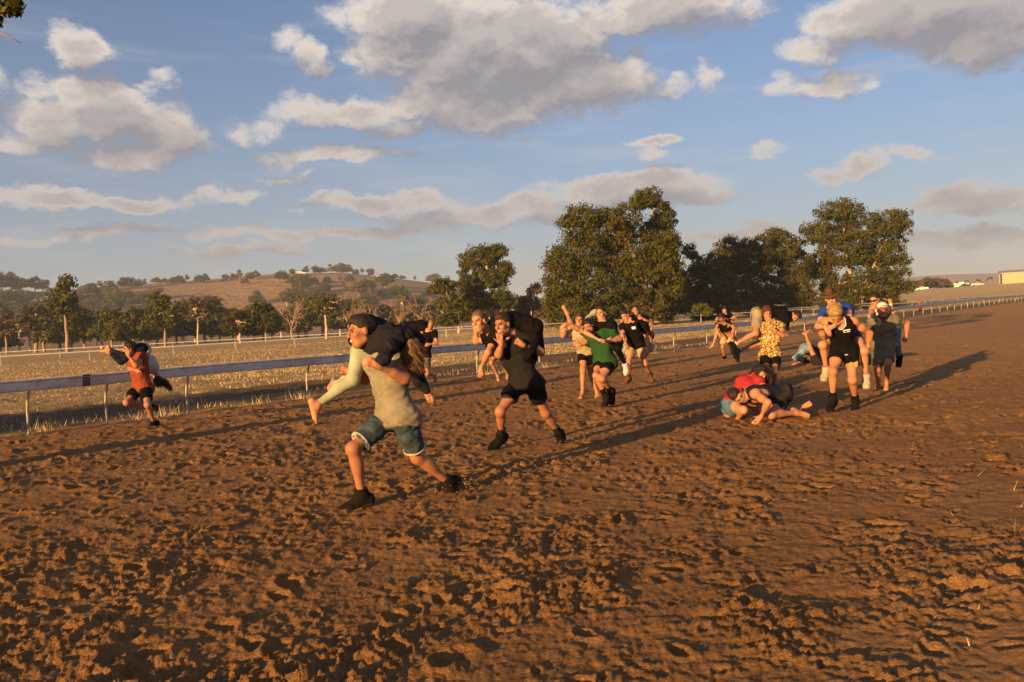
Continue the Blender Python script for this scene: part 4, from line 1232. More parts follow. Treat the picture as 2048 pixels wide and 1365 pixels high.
            if o.get('trim'):          # pale binding round the openings
                def mk(z):
                    torso(z, g - .009, loose=o.get('loose', .006), cut=hcutp); openings(z, .014)
                sub.append(('binding', mk, WHITE_TRIM))
        elif kind in ('shorts', 'trousers', 'leggings'):
            g = {'shorts': .013, 'trousers': .014, 'leggings': .006}[kind]
            torso(q, g, top=False, cut=(J['pel'] + up * o.get('waist', waist0) * S, up))
            fr = o.get('len', .62 if kind == 'shorts' else 1.0)
            for e in 'rl':
                thigh(q, e, g, o.get('flare', g + (.022 if kind == 'shorts' else 0)), fr)
                if kind != 'shorts':
                    q.ell(J[e + 'k'], np.array([.056 * S + g] * 3), k=.03)
                    shin(q, e, g, o.get('shin', .93))
            if kind == 'leggings': folds = (.0015, 60)
            else: folds = (.0042, 70, 1)
            if kind == 'shorts' and o.get('cuff'):
                for e in 'rl':
                    def mk(z, e=e):
                        a, b = J[e + 'h'], J[e + 'k']; d = nrm(b - a); q0 = a + (b - a) * (fr - .045); q1 = a + (b - a) * (fr + .005)
                        r_ = (.088 - .035 * fr) * S * fat + o.get('flare', g + .022) + .012
                        z.cap(q0 - d * .03, q1 + d * .03, r_, r_, cut=[(q1, d), (q0, -d)])
                    sub.append(('cuff', mk, cloth_mat(o['cuff'])))
            if o.get('stripe'):
                for e in 'rl':
                    def mk(z, e=e):
                        a, b = J[e + 'h'], J[e + 'k']; d = nrm(b - a); q0 = a + (b - a) * (fr - .03); q1 = a + (b - a) * (fr + .004)
                        r_ = (.088 - .035 * fr) * S * fat + g + .018
                        z.cap(q0 - d * .03, q1 + d * .03, r_, r_, cut=[(q1, d), (q0, -d)])
                    sub.append(('hem_trim', mk, WHITE_TRIM))
        elif kind in ('boots', 'shoes'):
            for e in o.get('feet', 'rl'):
                q = Sdf()
                f, dn, heel, ball = foot(q, e, .008, True)
                sh = nrm(J[e + 'a'] - J[e + 'k'])
                if kind == 'boots': q.cap(J[e + 'a'] - sh * .085 * S, J[e + 'a'], .056 * S, .052 * S, k=.03, cut=(J[e + 'a'] - sh * .07 * S, -sh))
                ob = link('boot' if kind == 'boots' else 'shoe', q.mesh(kind, min(res * 1.1, .0135), origin, folds=(.0012, 70)), cloth_mat(col, 'leather'), root)
                q = Sdf()
                for k_ in (-1, 1): q.cap(heel + dn * .034 * S + np.cross(f, dn) * .012 * k_, ball + f * .055 * S + dn * .022 * S + np.cross(f, dn) * .018 * k_, .038 * S, .036 * S, k=.015, cut=(heel + dn * .048 * S, dn))
                me = q.mesh('sole', min(res * 1.1, .0135), origin)
                if me: link('sole', me, cloth_mat(o.get('sole', (.03, .027, .025)), 'leather'), ob)
            continue
        elif kind == 'socks':
            for e in o.get('feet', 'rl'):
                q = Sdf(); d = nrm(J[e + 'a'] - J[e + 'k']); a0 = J[e + 'a'] - d * o.get('up', .14) * S
                q.cap(a0 - d * .02, J[e + 'a'], .049 * S, .044 * S, cut=(a0, -d))
                if o.get('bare'): foot(q, e, .004, True)
                link('sock', q.mesh('sock', min(res * 1.1, .0135), origin, folds=(.0012, 80)), fab, root)
            continue
        elif kind == 'wristband':
            e = o['at']; d = nrm(J[e + 'w'] - J[e + 'e']); c0 = J[e + 'w'] - d * o.get('back', .015)
            q.cap(c0 - d * .04, c0 + d * .04, .034 * S * (.88 if fem else 1), cut=[(c0 + d * o.get('w', .012), d), (c0 - d * o.get('w', .012), -d)])
            link(o.get('name', 'wristband'), q.mesh('wristband', .006, origin), fab, root); continue
        me = q.mesh(kind, res * 1.18, origin, cuts, folds, seed=int(spec['Y'] * 7) + len(made))
        if me is None: continue
        made[kind] = link(kind if kind not in ('long_top',) else 'long_sleeved_top', me, fab, root)
        for nm, fn, mt in sub:
            z = Sdf(); fn(z); m2 = z.mesh(nm, res, origin)
            if m2: link(nm, m2, mt, made[kind])
    info = dict(J=J, hp=hp, HF=HF, hs=hs, fd=fd, ud=ud, rh=rh_, up=up, fc=fc, rc=rc, fp=fp, rp=rp, mid=mid, chest=chest, origin=origin, root=root, made=made, S=S, res=res)
    if 'extra' in spec: spec['extra'](info)
    return info
def wear_text(info, garment, lines, pos, size, mat, name='print'):
    """lettering laid on the cloth: outlines projected onto the garment"""
    ob = info['made'].get(garment)
    if ob is None: return
    me = ob.data
    vs = np.empty(len(me.vertices) * 3, np.float32); me.vertices.foreach_get('co', vs); vs = vs.reshape(-1, 3)
    bvh = BVHTree.FromPolygons([Vector(v) for v in vs], [tuple(p.vertices) for p in me.polygons])
    o = A3(pos) - info['origin']; right = -info['rc']; up_ = info['up']; f = info['fc']
    cu = bpy.data.curves.new('lettering', 'FONT'); cu.body = lines; cu.size = size; cu.align_x = 'CENTER'; cu.align_y = 'CENTER'; cu.space_line = .8; cu.offset = size * .02
    tmp = bpy.data.objects.new('lettering_tmp', cu); COL.objects.link(tmp)
    tm_ = bpy.data.meshes.new_from_object(tmp.evaluated_get(bpy.context.evaluated_depsgraph_get()))
    bpy.data.objects.remove(tmp)
    for v in tm_.vertices:
        q = Vector(o + right * v.co.x + up_ * v.co.y) + Vector(f) * .3
        h_ = bvh.ray_cast(q, -Vector(f), .6)
        v.co = (h_[0] + Vector(f) * .004) if h_[0] is not None else (q - Vector(f) * .3)
    link(name, tm_, mat, ob)
def blob_child(info, name, fn, mat, h=.006, parent=None, folds=None):
    q = Sdf(); fn(q); me = q.mesh(name, h, info['origin'], folds=folds)
    if me: return link(name, me, mat, parent or info['root'])

def wear_marks(info, garment, center, rects, mat, name):
    """flat printed marks (x, y, w, h, slant) laid on the cloth around a point"""
    me = info['made'][garment].data
    vs = np.empty(len(me.vertices) * 3, np.float32); me.vertices.foreach_get('co', vs)
    bvh = BVHTree.FromPolygons([Vector(v) for v in vs.reshape(-1, 3)], [tuple(p.vertices) for p in me.polygons])
    V = []; F = []
    for (x, y, w, h, sl) in rects:
        for (a, b) in ((0, 0), (w, sl), (w, h + sl), (0, h)):
            q = Vector(A3(center) - info['origin'] - info['rc'] * (x + a) + info['up'] * (y + b)) + Vector(info['fc']) * .3
            hit = bvh.ray_cast(q, -Vector(info['fc']), .6)
            V.append((hit[0] if hit[0] is not None else q - Vector(info['fc']) * .25) + Vector(info['fc']) * .004)
        F.append(tuple(range(len(V) - 4, len(V))))
    me2 = bpy.data.meshes.new(name); me2.from_pydata(V, [], F); me2.update()
    link(name, me2, mat, info['made'][garment])

# ------------------------------------------------------------------ the runners and the people they carry
Z1 = (560, 600, 2.9675); Z2 = (900, 600, 4.135); Z3 = (1100, 600, 5.933); Z4 = (1400, 590, 4.875); Z5 = (1600, 570, 5.054); Z6 = (180, 660, 6.205)
Z7 = (820, 600, 6.827); Z9 = (1420, 720, 9.1); Z10 = (1560, 640, 9.75); Z11 = (640, 610, 6.204)
BLACK = (.0065, .006, .0065); NAVY = (.012, .015, .030)
def foot_Y(z, x, y): return G(z[0] + x / z[2], z[1] + y / z[2]).y
CAST = []
# hero pair
yB = foot_Y(Z1, 470, 1250)
CAST.append(dict(z=Z1, Y=yB, S=1.05, fat=.92, res=.0095, label='man in grey t-shirt and denim shorts running with a woman over his shoulders',
    pel=(690, 690, .25), rh=(645, 690, .07), lh=(738, 690, -.07), rk=(432, 885, 'n'), ra=(488, 1165, 'f'), rt=(370, 1245, -.05), lk=(815, 935, 'f'), la=(1005, 1085, 'f'), lt=(990, 1215, -.06),
    neck=(605, 262, 'n'), ls=(680, 335, -.12), rs=(520, 315, .10), le=(745, 468, 'n'), lw=(590, 395, 'n'), lf=(520, 360, -.03), re=(505, 470, .08), rw=(430, 428, -.06), rf=(345, 410, -.03),
    head=(480, 190, 'n'), face=(-.86, -.50, -.12), hs=1.16, hand_l='fist', hand_r='fist', mouth='smile', hair='short', haircol=(.028, .017, .012), skin=(.40, .215, .135),
    wear=[('t_shirt', (.235, .21, .165), dict(hem=-.075, loose=.010, sleeve=.55, tilt=.25)), ('shorts', (.055, .085, .105), dict(len=.80, fab='denim', cuff=(.42, .38, .30))), ('boots', (.012, .010, .008))]))
CAST.append(dict(z=Z1, Y=yB + .25, S=.96, fem=True, res=.0095, grounded=False, label='woman in dark top and pale leggings hanging upside down over the grey shirted man',
    pel=(540, 190, .22), rh=(520, 225, .06), lh=(505, 215, -.10), lk=(432, 478, -.14), la=(222, 620, -.10), lt=(160, 760, -.02), rk=(425, 480, .10), ra=(325, 500, .30), rt=(285, 480, .30),
    neck=(745, 225, 'n'), hump=.10, rs=(800, 250, .14), ls=(690, 235, -.10), le=(618, 350, 'n'), lw=(575, 372, .06), lf=(545, 370, .0), re=(820, 470, 'f'), rw=(868, 545, 0), rf=(888, 582, 0),
    head=(782, 312, -.02), hs=1.0, face=(.25, .75, -.45), hup=(.25, -.45, -.9), hair='long', haircol=(.24, .135, .055), skin=(.55, .33, .23), barefoot=True,
    locks=[[(745, 265, -.04, .04), (750, 350, -.05, .035), (770, 425, -.02, .015)], [(775, 260, -.07, .045), (790, 350, -.08, .04), (800, 435, -.03, .015)], [(812, 275, -.04, .04), (822, 350, -.03, .035), (825, 410, 0, .015)]],
    wear=[('long_top', (.016, .0155, .022), dict(hem=-.06, loose=.014)), ('leggings', (.36, .40, .30))]))
# second pair
yD = foot_Y(Z2, 400, 1270)
CAST.append(dict(z=Z2, Y=yD, S=1.05, fat=.94, res=.011, label='man in black t-shirt, black shorts and watch carrying a smiling woman',
    pel=(620, 690, .22), rh=(562, 690, .06), lh=(688, 690, -.06), rk=(415, 925, 'n'), ra=(425, 1130, 'f'), rt=(310, 1280, -.05), lk=(790, 935, 'f'), la=(905, 1110, 'f'), lt=(945, 1245, -.04),
    neck=(505, 285, 'n'), rs=(395, 365, .08), ls=(640, 345, -.08), le=(755, 435, -.08), lw=(605, 375, 'n'), lf=(545, 335, -.02), re=(402, 455, 'n'), rw=(425, 372, -.06), rf=(408, 290, -.02),
    head=(435, 205, 'n'), face=(-.55, -.80, -.15), hs=1.12, hand_l='fist', hand_r='relaxed', mouth='smile', hair='short', haircol=(.05, .026, .016), skin=(.40, .22, .14),
    wear=[('t_shirt', (.016, .0155, .0165), dict(hem=-.06, loose=.006)), ('shorts', BLACK, dict(len=.52)), ('boots', BLACK), ('socks', (.02, .02, .022), dict(up=.15)), ('wristband', (.012, .012, .014), dict(at='l', name='watch', back=.03, w=.018))]))
CAST.append(dict(z=Z2, Y=yD + .2, S=.98, fem=True, res=.011, grounded=False, label='smiling woman in black with green wristband lying across the shoulders of the watch wearing man',
    pel=(650, 215, .18), rh=(690, 265, .10), lh=(690, 250, -.10), lk=(672, 440, 'n'), la=(590, 560, 'f'), lt=(570, 610, -.05), rk=(740, 400, .10), ra=(690, 480, 0), rt=(640, 540, -.05),
    neck=(345, 245, -.06), hump=.06, rs=(335, 305, .10), ls=(375, 300, -.12), le=(315, 435, 'n'), lw=(258, 560, 'f'), lf=(255, 640, 0), re=(215, 345, .02), rw=(215, 270, -.04), rf=(220, 225, 0),
    head=(238, 180, -.14), face=(-.45, -.87, -.10), hup=(-.25, -.2, .95), hs=1.12, mouth='smile', hair='tied', haircol=(.17, .10, .055), skin=(.55, .31, .21),
    wear=[('t_shirt', BLACK, dict(sleeve=.6)), ('leggings', BLACK), ('shoes', BLACK), ('wristband', (.22, .42, .08), dict(at='l'))]))
# bare footed pair with the raised foot
yF = foot_Y(Z3, 375, 1180)
CAST.append(dict(z=Z3, Y=yF, S=1.0, res=.0155, label='barefoot man in cream shirt and black shorts behind the green shirted man',
    pel=(430, 600, .12), rh=(400, 605, .05), lh=(465, 605, -.05), rk=(390, 840, 'n'), ra=(385, 1110, 'f'), rt=(365, 1180, -.1), lk=(475, 855, 'f'), la=(565, 1120, 'f'), lt=(545, 1185, -.06),
    neck=(335, 335, 'n'), rs=(262, 390, .08), ls=(405, 370, -.08), re=(150, 430, 'n'), rw=(195, 335, -.05), rf=(130, 370, 0), le=(450, 490, -.1), lw=(360, 545, -.1), lf=(320, 520, 0),
    head=(352, 235, 'n'), face=(-.3, -.92, -.15), hair='short', haircol=(.06, .03, .018), skin=(.46, .25, .16), barefoot=True, mouth='smile', hs=1.12,
    wear=[('t_shirt', (.42, .34, .24), dict(hem=.0, loose=.012)), ('shorts', BLACK, dict(len=.55))]))
CAST.append(dict(z=Z3, Y=yF + .3, S=.98, res=.0165, grounded=False, label='person hanging down the cream shirted man\'s back with one bare foot kicked up',
    pel=(375, 330, .05), rh=(350, 330, .05), lh=(400, 320, -.05), rk=(255, 320, 'n'), ra=(205, 165, 'f'), rt=(165, 95, 0), lk=(415, 270, 'n'), la=(460, 215, 'f'), lt=(500, 175, 0),
    neck=(470, 520, 'f'), rs=(440, 520, .1), ls=(500, 520, -.1), re=(400, 600, .1), rw=(380, 640, -.1), le=(520, 600, .1), lw=(480, 640, 0), head=(490, 590, .05), face=(.2, .9, .2), hup=(.1, .1, -1),
    hair='short', skin=(.50, .29, .19), bare_r=True, wear=[('t_shirt', (.05, .035, .03)), ('shorts', (.02, .02, .025), dict(len=.5)), ('shoes', (.30, .27, .24), dict(feet='l'))]))
yG = foot_Y(Z3, 650, 1285)
CAST.append(dict(z=Z3, Y=yG, S=1.02, res=.0142, label='moustached man in dark green t-shirt leaning forward with a woman on his back',
    pel=(650, 740, .22), rh=(602, 745, .06), lh=(705, 745, -.06), rk=(548, 900, 'n'), ra=(665, 1160, 'f'), rt=(635, 1285, -.12), lk=(618, 940, 'n'), la=(725, 1090, 'f'), lt=(745, 1240, .02),
    neck=(565, 355, 'n'), rs=(450, 400, .06), ls=(720, 385, -.06), re=(325, 345, -.05), rw=(195, 285, -.05), rf=(110, 350, 0), le=(830, 465, 0), lw=(690, 498, 'n'), lf=(620, 490, 0),
    head=(465, 325, 'n'), face=(-.62, -.74, -.18), hair='short', haircol=(.015, .012, .010), skin=(.44, .25, .16), beard=False, hs=1.14, hand_l='fist',
    wear=[('t_shirt', (.022, .075, .028), dict(hem=-.10, loose=.014, sleeve=.6)), ('shorts', BLACK, dict(len=.52)), ('boots', (.015, .011, .009)), ('socks', BLACK, dict(up=.17))],
    extra=lambda i: (blob_child(i, 'moustache', lambda q: q.cap(i['hp'](-.026, .086, -.045), i['hp'](.026, .086, -.045), .009, k=.01), hair_mat((.015, .012, .010)), .005),
                     blob_child(i, 'stubble_beard', lambda q: (q.cap(i['hp'](-.06, .005, -.06), i['hp'](-.03, .052, -.10), .016), q.cap(i['hp'](.06, .005, -.06), i['hp'](.03, .052, -.10), .016), q.cap(i['hp'](-.03, .055, -.10), i['hp'](.03, .055, -.10), .020)), hair_mat((.03, .018, .012)), .006))))
CAST.append(dict(z=Z3, Y=yG + .3, S=.95, fem=True, res=.0155, grounded=False, label='laughing woman in black top and leggings riding the green shirted man',
    pel=(745, 520, .12), rh=(715, 530, .07), lh=(775, 530, -.07), rk=(580, 600, .02), ra=(600, 760, .3), rt=(590, 800, 0), lk=(800, 580, 'n'), la=(895, 775, 'f'), lt=(905, 880, -.03),
    neck=(640, 275, -.20), rs=(545, 315, .0), ls=(730, 300, -.03), re=(415, 385, -.30), rw=(585, 478, -.08), rf=(645, 492, 0), le=(770, 400, .0), lw=(720, 450, -.08), head=(602, 160, 'n'), face=(-.42, -.88, -.1), hs=1.12,
    hair='tied', haircol=(.045, .025, .018), skin=(.58, .33, .22), mouth='smile', wear=[('t_shirt', BLACK, dict(sleeve=.5)), ('leggings', BLACK), ('socks', (.6, .55, .5), dict(up=.06, bare=True))]))
# name tag pair
yH = foot_Y(Z3, 900, 1010)
def name_tag(i):
    c = i['chest'] + i['fc'] * .2 + i['rc'] * -.02 + i['up'] * .04
    ob = i['made']['t_shirt']
    me = ob.data
    vs = np.empty(len(me.vertices) * 3, np.float32); me.vertices.foreach_get('co', vs)
    bvh = BVHTree.FromPolygons([Vector(v) for v in vs.reshape(-1, 3)], [tuple(p.vertices) for p in me.polygons])
    h_ = bvh.ray_cast(Vector(c - i['origin']), -Vector(i['fc']), .5)
    if h_[0] is None: return
    ax = Matrix((-Vector(i['rc']), Vector(i['up']), Vector(i['fc']))).transposed()
    MB().box(h_[0] + Vector(i['fc']) * .014, (.085, .06, .006), ax).build('name_tag', WHITE_TRIM, ob)
CAST.append(dict(z=Z3, Y=yH, S=1.04, res=.0165, label='man in black shirt with white name tag, beige shorts and brown boots',
    pel=(1015, 530, .12), rh=(965, 535, .04), lh=(1070, 535, -.04), rk=(930, 750, 'n'), ra=(930, 925, 'f'), rt=(850, 1000, -.1), lk=(1130, 765, 'n'), la=(1190, 890, 'f'), lt=(1215, 1000, -.06),
    neck=(975, 250, 'n'), rs=(870, 320, .04), ls=(1110, 300, -.04), re=(855, 430, 'n'), rw=(895, 515, 0), le=(1150, 475, 'f'), lw=(1165, 600, 'n'), lf=(1140, 690, 0), head=(890, 195, 'n'), face=(-.5, -.82, -.28), hs=1.12,
    hair='short', haircol=(.035, .02, .014), skin=(.47, .27, .18), wear=[('t_shirt', BLACK, dict(hem=-.04, loose=.010)), ('shorts', (.36, .27, .17), dict(len=.62)), ('boots', (.10, .06, .035)), ('socks', (.02, .02, .02), dict(up=.11))], extra=name_tag))
CAST.append(dict(z=Z3, Y=yH + .28, S=.95, fem=True, res=.0165, grounded=False, label='dark haired woman in black hugging the man with the name tag from behind',
    pel=(1120, 430, .12), rh=(1070, 440, .03), lh=(1170, 430, -.03), rk=(910, 480, 'n'), ra=(900, 560, .3), rt=(880, 600, 0), lk=(1195, 345, 'n'), la=(1200, 520, .35), lt=(1200, 580, 0),
    neck=(1050, 200, -.10), rs=(975, 235, .03), ls=(1120, 225, -.03), re=(890, 240, 'n'), rw=(850, 250, -.06), rf=(850, 300, 0), le=(1160, 270, 'n'), lw=(1085, 212, -.05), lf=(1030, 245, 0), head=(1012, 125, -.05), face=(-.15, -.96, -.15), hs=1.08,
    hair='tied', haircol=(.03, .018, .013), skin=(.50, .28, .18), mouth='smile', wear=[('t_shirt', BLACK, dict(sleeve=.45)), ('shorts', BLACK, dict(len=.4)), ('shoes', (.3, .3, .3))]))
# far pair
yI = foot_Y(Z4, 240, 628)
CAST.append(dict(z=Z4, Y=yI, S=1.0, res=.020, label='man in black top over a tan shirt bent under a dark haired rider',
    pel=(262, 400, .08), rh=(238, 405, .03), lh=(290, 405, -.03), rk=(220, 510, 'n'), ra=(238, 605, 'f'), rt=(225, 632, -.05), lk=(315, 505, 'n'), la=(340, 590, 'f'), lt=(350, 625, 0), neck=(235, 250, 'n'), rs=(175, 270, 0), ls=(300, 265, 0),
    re=(160, 330, 'n'), rw=(185, 380, -.1), le=(330, 330, 'n'), lw=(320, 380, -.1), head=(208, 222, 'n'), face=(-.2, -.6, -.75), hair='short', skin=(.44, .25, .16),
    wear=[('t_shirt', (.30, .15, .065), dict(hem=-.06)), ('crop_top', BLACK, dict(loose=.014)), ('shorts', (.42, .31, .19), dict(len=.72)), ('shoes', BLACK)]))
CAST.append(dict(z=Z4, Y=yI + .25, S=.95, fem=True, res=.020, grounded=False, label='dark haired rider in black with bare legs spread wide on the far tan shirted man',
    pel=(255, 320, .1), rh=(220, 330, 0), lh=(290, 330, 0), rk=(165, 370, 'n'), ra=(125, 490, 'f'), rt=(105, 520, 0), lk=(320, 360, 'n'), la=(350, 430, 'f'), lt=(370, 460, 0), neck=(242, 195, -.08), rs=(180, 210, 0), ls=(300, 205, 0),
    re=(160, 240, 'n'), rw=(215, 255, -.1), le=(345, 222, 'n'), lw=(262, 245, -.1), head=(240, 150, -.03), face=(-.1, -.8, -.5), hair='tied', skin=(.52, .3, .2), barefoot=True, wear=[('t_shirt', BLACK, dict(sleeve=.6)), ('shorts', BLACK, dict(len=.3))]))
# printed shirt pair
yJ = foot_Y(Z4, 690, 900)
CAST.append(dict(z=Z4, Y=yJ, S=1.03, res=.0155, label='grinning curly haired man in yellow printed shirt carrying another man',
    pel=(685, 590, .05), rh=(635, 595, 0), lh=(735, 595, 0), rk=(650, 740, 'n'), ra=(645, 880, 'f'), rt=(630, 915, -.1), lk=(725, 750, 'n'), la=(720, 890, 'f'), lt=(715, 925, -.1),
    neck=(690, 275, 'n'), rs=(610, 315, .02), ls=(785, 305, .0), re=(590, 420, .06), rw=(570, 330, .02), rf=(560, 290, 0), le=(808, 395, 'n'), lw=(738, 352, -.05), lf=(685, 318, 0), head=(655, 190, 'n'), face=(-.05, -.98, -.12), hs=1.14,
    hair='curly', haircol=(.13, .05, .022), skin=(.46, .26, .16), mouth='smile', hand_l='grip', wear=[('t_shirt', (.46, .31, .08), dict(hem=-.10, loose=.014, fab='print')), ('shorts', BLACK, dict(len=.62)), ('shoes', BLACK)],
    extra=lambda i: wear_text(i, 't_shirt', 'CASTLE', i['chest'] - i['up'] * .13 + i['rc'] * .025, .085, cloth_mat((.72, .62, .42)), 'lettering')))
CAST.append(dict(z=Z4, Y=yJ + .18, S=1.02, res=.0155, grounded=False, label='man in black t-shirt and khaki shorts lying across the printed shirt man',
    pel=(600, 195, .08), rh=(565, 205, -.06), lh=(565, 190, .10), rk=(545, 375, 'n'), ra=(330, 490, 'f'), rt=(325, 590, 0), lk=(590, 470, .1), la=(370, 545, .05), lt=(375, 605, 0),
    neck=(850, 205, -.02), hump=.05, rs=(830, 245, -.13), ls=(830, 215, .13), re=(850, 330, 'f'), rw=(790, 330, .1), le=(830, 320, .1), lw=(760, 350, 0), head=(918, 212, 0), face=(-.1, -.72, -.62), hup=(.85, -.35, .35), hs=1.12,
    hair='short', haircol=(.022, .015, .012), skin=(.45, .24, .16), mouth='smile', wear=[('t_shirt', BLACK, dict(loose=.010)), ('shorts', (.29, .25, .16), dict(len=.72)), ('shoes', BLACK), ('socks', (.5, .46, .4), dict(up=.08))]))
# fallen pair in front
yK = foot_Y(Z9, 900, 1095)
CAST.append(dict(z=Z9, Y=yK, S=1.03, res=.0142, label='man in dark singlet and shorts fallen on hands and knees in the dirt',
    pel=(1300, 640, .10), rh=(1330, 610, .10), lh=(1320, 620, -.09), lk=(1120, 1000, 'n'), la=(1560, 965, 'f'), lt=(1740, 985, .03), rk=(1200, 960, .05), ra=(1610, 890, .1), rt=(1800, 830, 0),
    neck=(735, 640, 'n'), hump=.02, ls=(830, 620, -.13), rs=(700, 600, .14), le=(1055, 775, 'n'), lw=(935, 1030, 'f'), lf=(880, 1085, -.02), re=(760, 830, 'f'), rw=(890, 960, 0), rf=(900, 1010, 0), head=(505, 655, 'n'), face=(.25, -.88, -.40), hup=(-.85, -.15, .45), hs=1.12,
    hair='short', haircol=(.03, .02, .015), skin=(.48, .28, .19), mouth='smile', barefoot=True, hand_l='flat', wear=[('singlet', (.020, .022, .032)), ('shorts', (.035, .027, .027), dict(len=.62))]))
CAST.append(dict(z=Z9, Y=yK + .26, S=.95, fem=True, res=.0142, label='long haired woman in red t-shirt and denim shorts sprawled over the fallen man',
    pel=(390, 770, .02), rh=(340, 810, .06), lh=(400, 830, -.08), lk=(610, 915, 'n'), la=(480, 1110, 'f'), lt=(660, 1135, -.05), rk=(330, 980, .1), ra=(450, 1080, .2), rt=(560, 1100, 0),
    neck=(790, 345, -.02), hump=.03, rs=(690, 370, .1), ls=(900, 420, -.08), le=(1010, 560, 'n'), lw=(1090, 690, .05), re=(650, 560, .1), rw=(760, 640, 0), head=(925, 255, .0), face=(.25, -.85, -.42), hs=1.1,
    hair='long', haircol=(.018, .012, .012), skin=(.55, .33, .24), barefoot=True, locks=[[(850, 180, .02, .06), (770, 270, .03, .05), (640, 330, .05, .02)], [(900, 170, .02, .06), (830, 260, 0, .05), (700, 320, 0, .03)], [(1000, 190, 0, .05), (1040, 280, -.02, .045), (1040, 360, -.02, .03)]],
    wear=[('t_shirt', (.34, .030, .035), dict(sleeve=.5)), ('shorts', (.10, .20, .30), dict(len=.45, fab='denim'))]))
# fallen pair behind
yL = foot_Y(Z10, 250, 890)
CAST.append(dict(z=Z10, Y=yL, S=1.0, res=.018, label='person in faded blue jeans crouched face down in the dirt',
    pel=(520, 560, .2), rh=(490, 540, .12), lh=(500, 570, -.08), lk=(300, 740, 'n'), la=(470, 800, 'f'), lt=(520, 850, 0), rk=(340, 740, .1), ra=(500, 800, .2), rt=(560, 840, 0), neck=(800, 700, 'f'), rs=(790, 690, .1), ls=(730, 720, -.12),
    le=(520, 760, 'n'), lw=(330, 850, -.05), re=(760, 820, .1), rw=(700, 860, 0), head=(860, 760, 0), face=(.4, -.5, -.7), hair='short', skin=(.45, .25, .17), wear=[('t_shirt', (.02, .02, .024)), ('trousers', (.22, .34, .46), dict(fab='denim')), ('shoes', BLACK)]))
CAST.append(dict(z=Z10, Y=yL - .35, S=.98, res=.018, label='person in dark clothes lying on the dirt with one bare leg stuck straight up',
    pel=(760, 840, 0), rh=(730, 850, -.05), lh=(735, 840, .08), rk=(590, 560, 'n'), ra=(500, 285, 'f'), rt=(575, 200, .05), lk=(640, 880, .2), la=(720, 900, .3), lt=(640, 900, .2), neck=(1060, 900, 'f'), rs=(1050, 890, -.15), ls=(1060, 880, .15),
    re=(1000, 930, -.1), rw=(900, 930, -.1), le=(1150, 900, .1), lw=(1050, 930, .1), head=(1150, 890, 0), face=(.2, -.3, .9), hup=(.9, .1, .2), hair='short', skin=(.46, .26, .17), bare_r=True, wear=[('t_shirt', (.02, .02, .024)), ('shorts', (.022, .02, .02), dict(len=.55)), ('shoes', BLACK, dict(feet='l'))]))
# running singlet pair
yM = foot_Y(Z5, 310, 1280)
def m_extra(i):
    # white binding on the straps and lower edge, two lines of small lettering
    wear_marks(i, 'singlet', i['chest'] - i['rc'] * .02 + i['up'] * .02, [(-.035, .035, .012, .016, .004), (-.015, -.005, .018, .028, .0), (.003, .002, .085, .014, -.008), (-.012, -.022, .030, .010, -.004), (.030, -.028, .052, .010, .0)], WHITE_TRIM, 'chest_print')
    f = i['fp']; p0 = i['J']['pel']; 
    pts = [p0 + i['rp'] * (.13 - .026 * k) + f * (.085 + .05 * math.sin(math.pi * k / 10)) + i['up'] * (.02 - .006 * k) for k in range(8)]
    blob_child(i, 'hem_trim', lambda q: [q.cap(a, b, .009, k=.01) for a, b in zip(pts[:-1], pts[1:])], WHITE_TRIM, .006, i['made']['singlet'])
    lh = i['J']['lh']; lk = i['J']['lk']; d = nrm(lk - lh)
    c0 = lh + d * .17 + f * .11 - i['rp'] * .05
    blob_child(i, 'leaf_emblem', lambda q: (q.ell(c0, (.028, .016, .045), k=.01), q.ell(c0 + A3((.02, 0, .03)), (.012, .012, .025), k=.01)), cloth_mat((.55, .32, .12)), .006, i['made']['shorts'])
CAST.append(dict(z=Z5, Y=yM, S=1.03, res=.0142, label='blond man in black running singlet with white edging, head bowed, giving a piggyback',
    pel=(445, 660, .10), rh=(380, 670, .02), lh=(512, 670, -.02), rk=(330, 880, 'n'), ra=(332, 1165, 'f'), rt=(285, 1275, -.14), lk=(530, 965, 'n'), la=(558, 1165, 'f'), lt=(548, 1290, -.15),
    neck=(395, 375, -.15), rs=(268, 375, .02), ls=(540, 375, -.02), re=(225, 490, .12), rw=(250, 560, .1), rf=(300, 620, .1), le=(705, 490, .08), lw=(690, 630, .06), lf=(620, 700, .1), head=(358, 300, 'n'), face=(-.12, -.58, -.80), hs=1.14,
    hair='curly', haircol=(.44, .29, .12), brow=(.3, .2, .1), skin=(.50, .28, .18), mouth='smile', wear=[('singlet', BLACK, dict(hem=.0, trim=True)), ('shorts', BLACK, dict(len=.48, flare=.035)), ('boots', (.010, .009, .008)), ('socks', BLACK, dict(up=.12))], extra=m_extra))
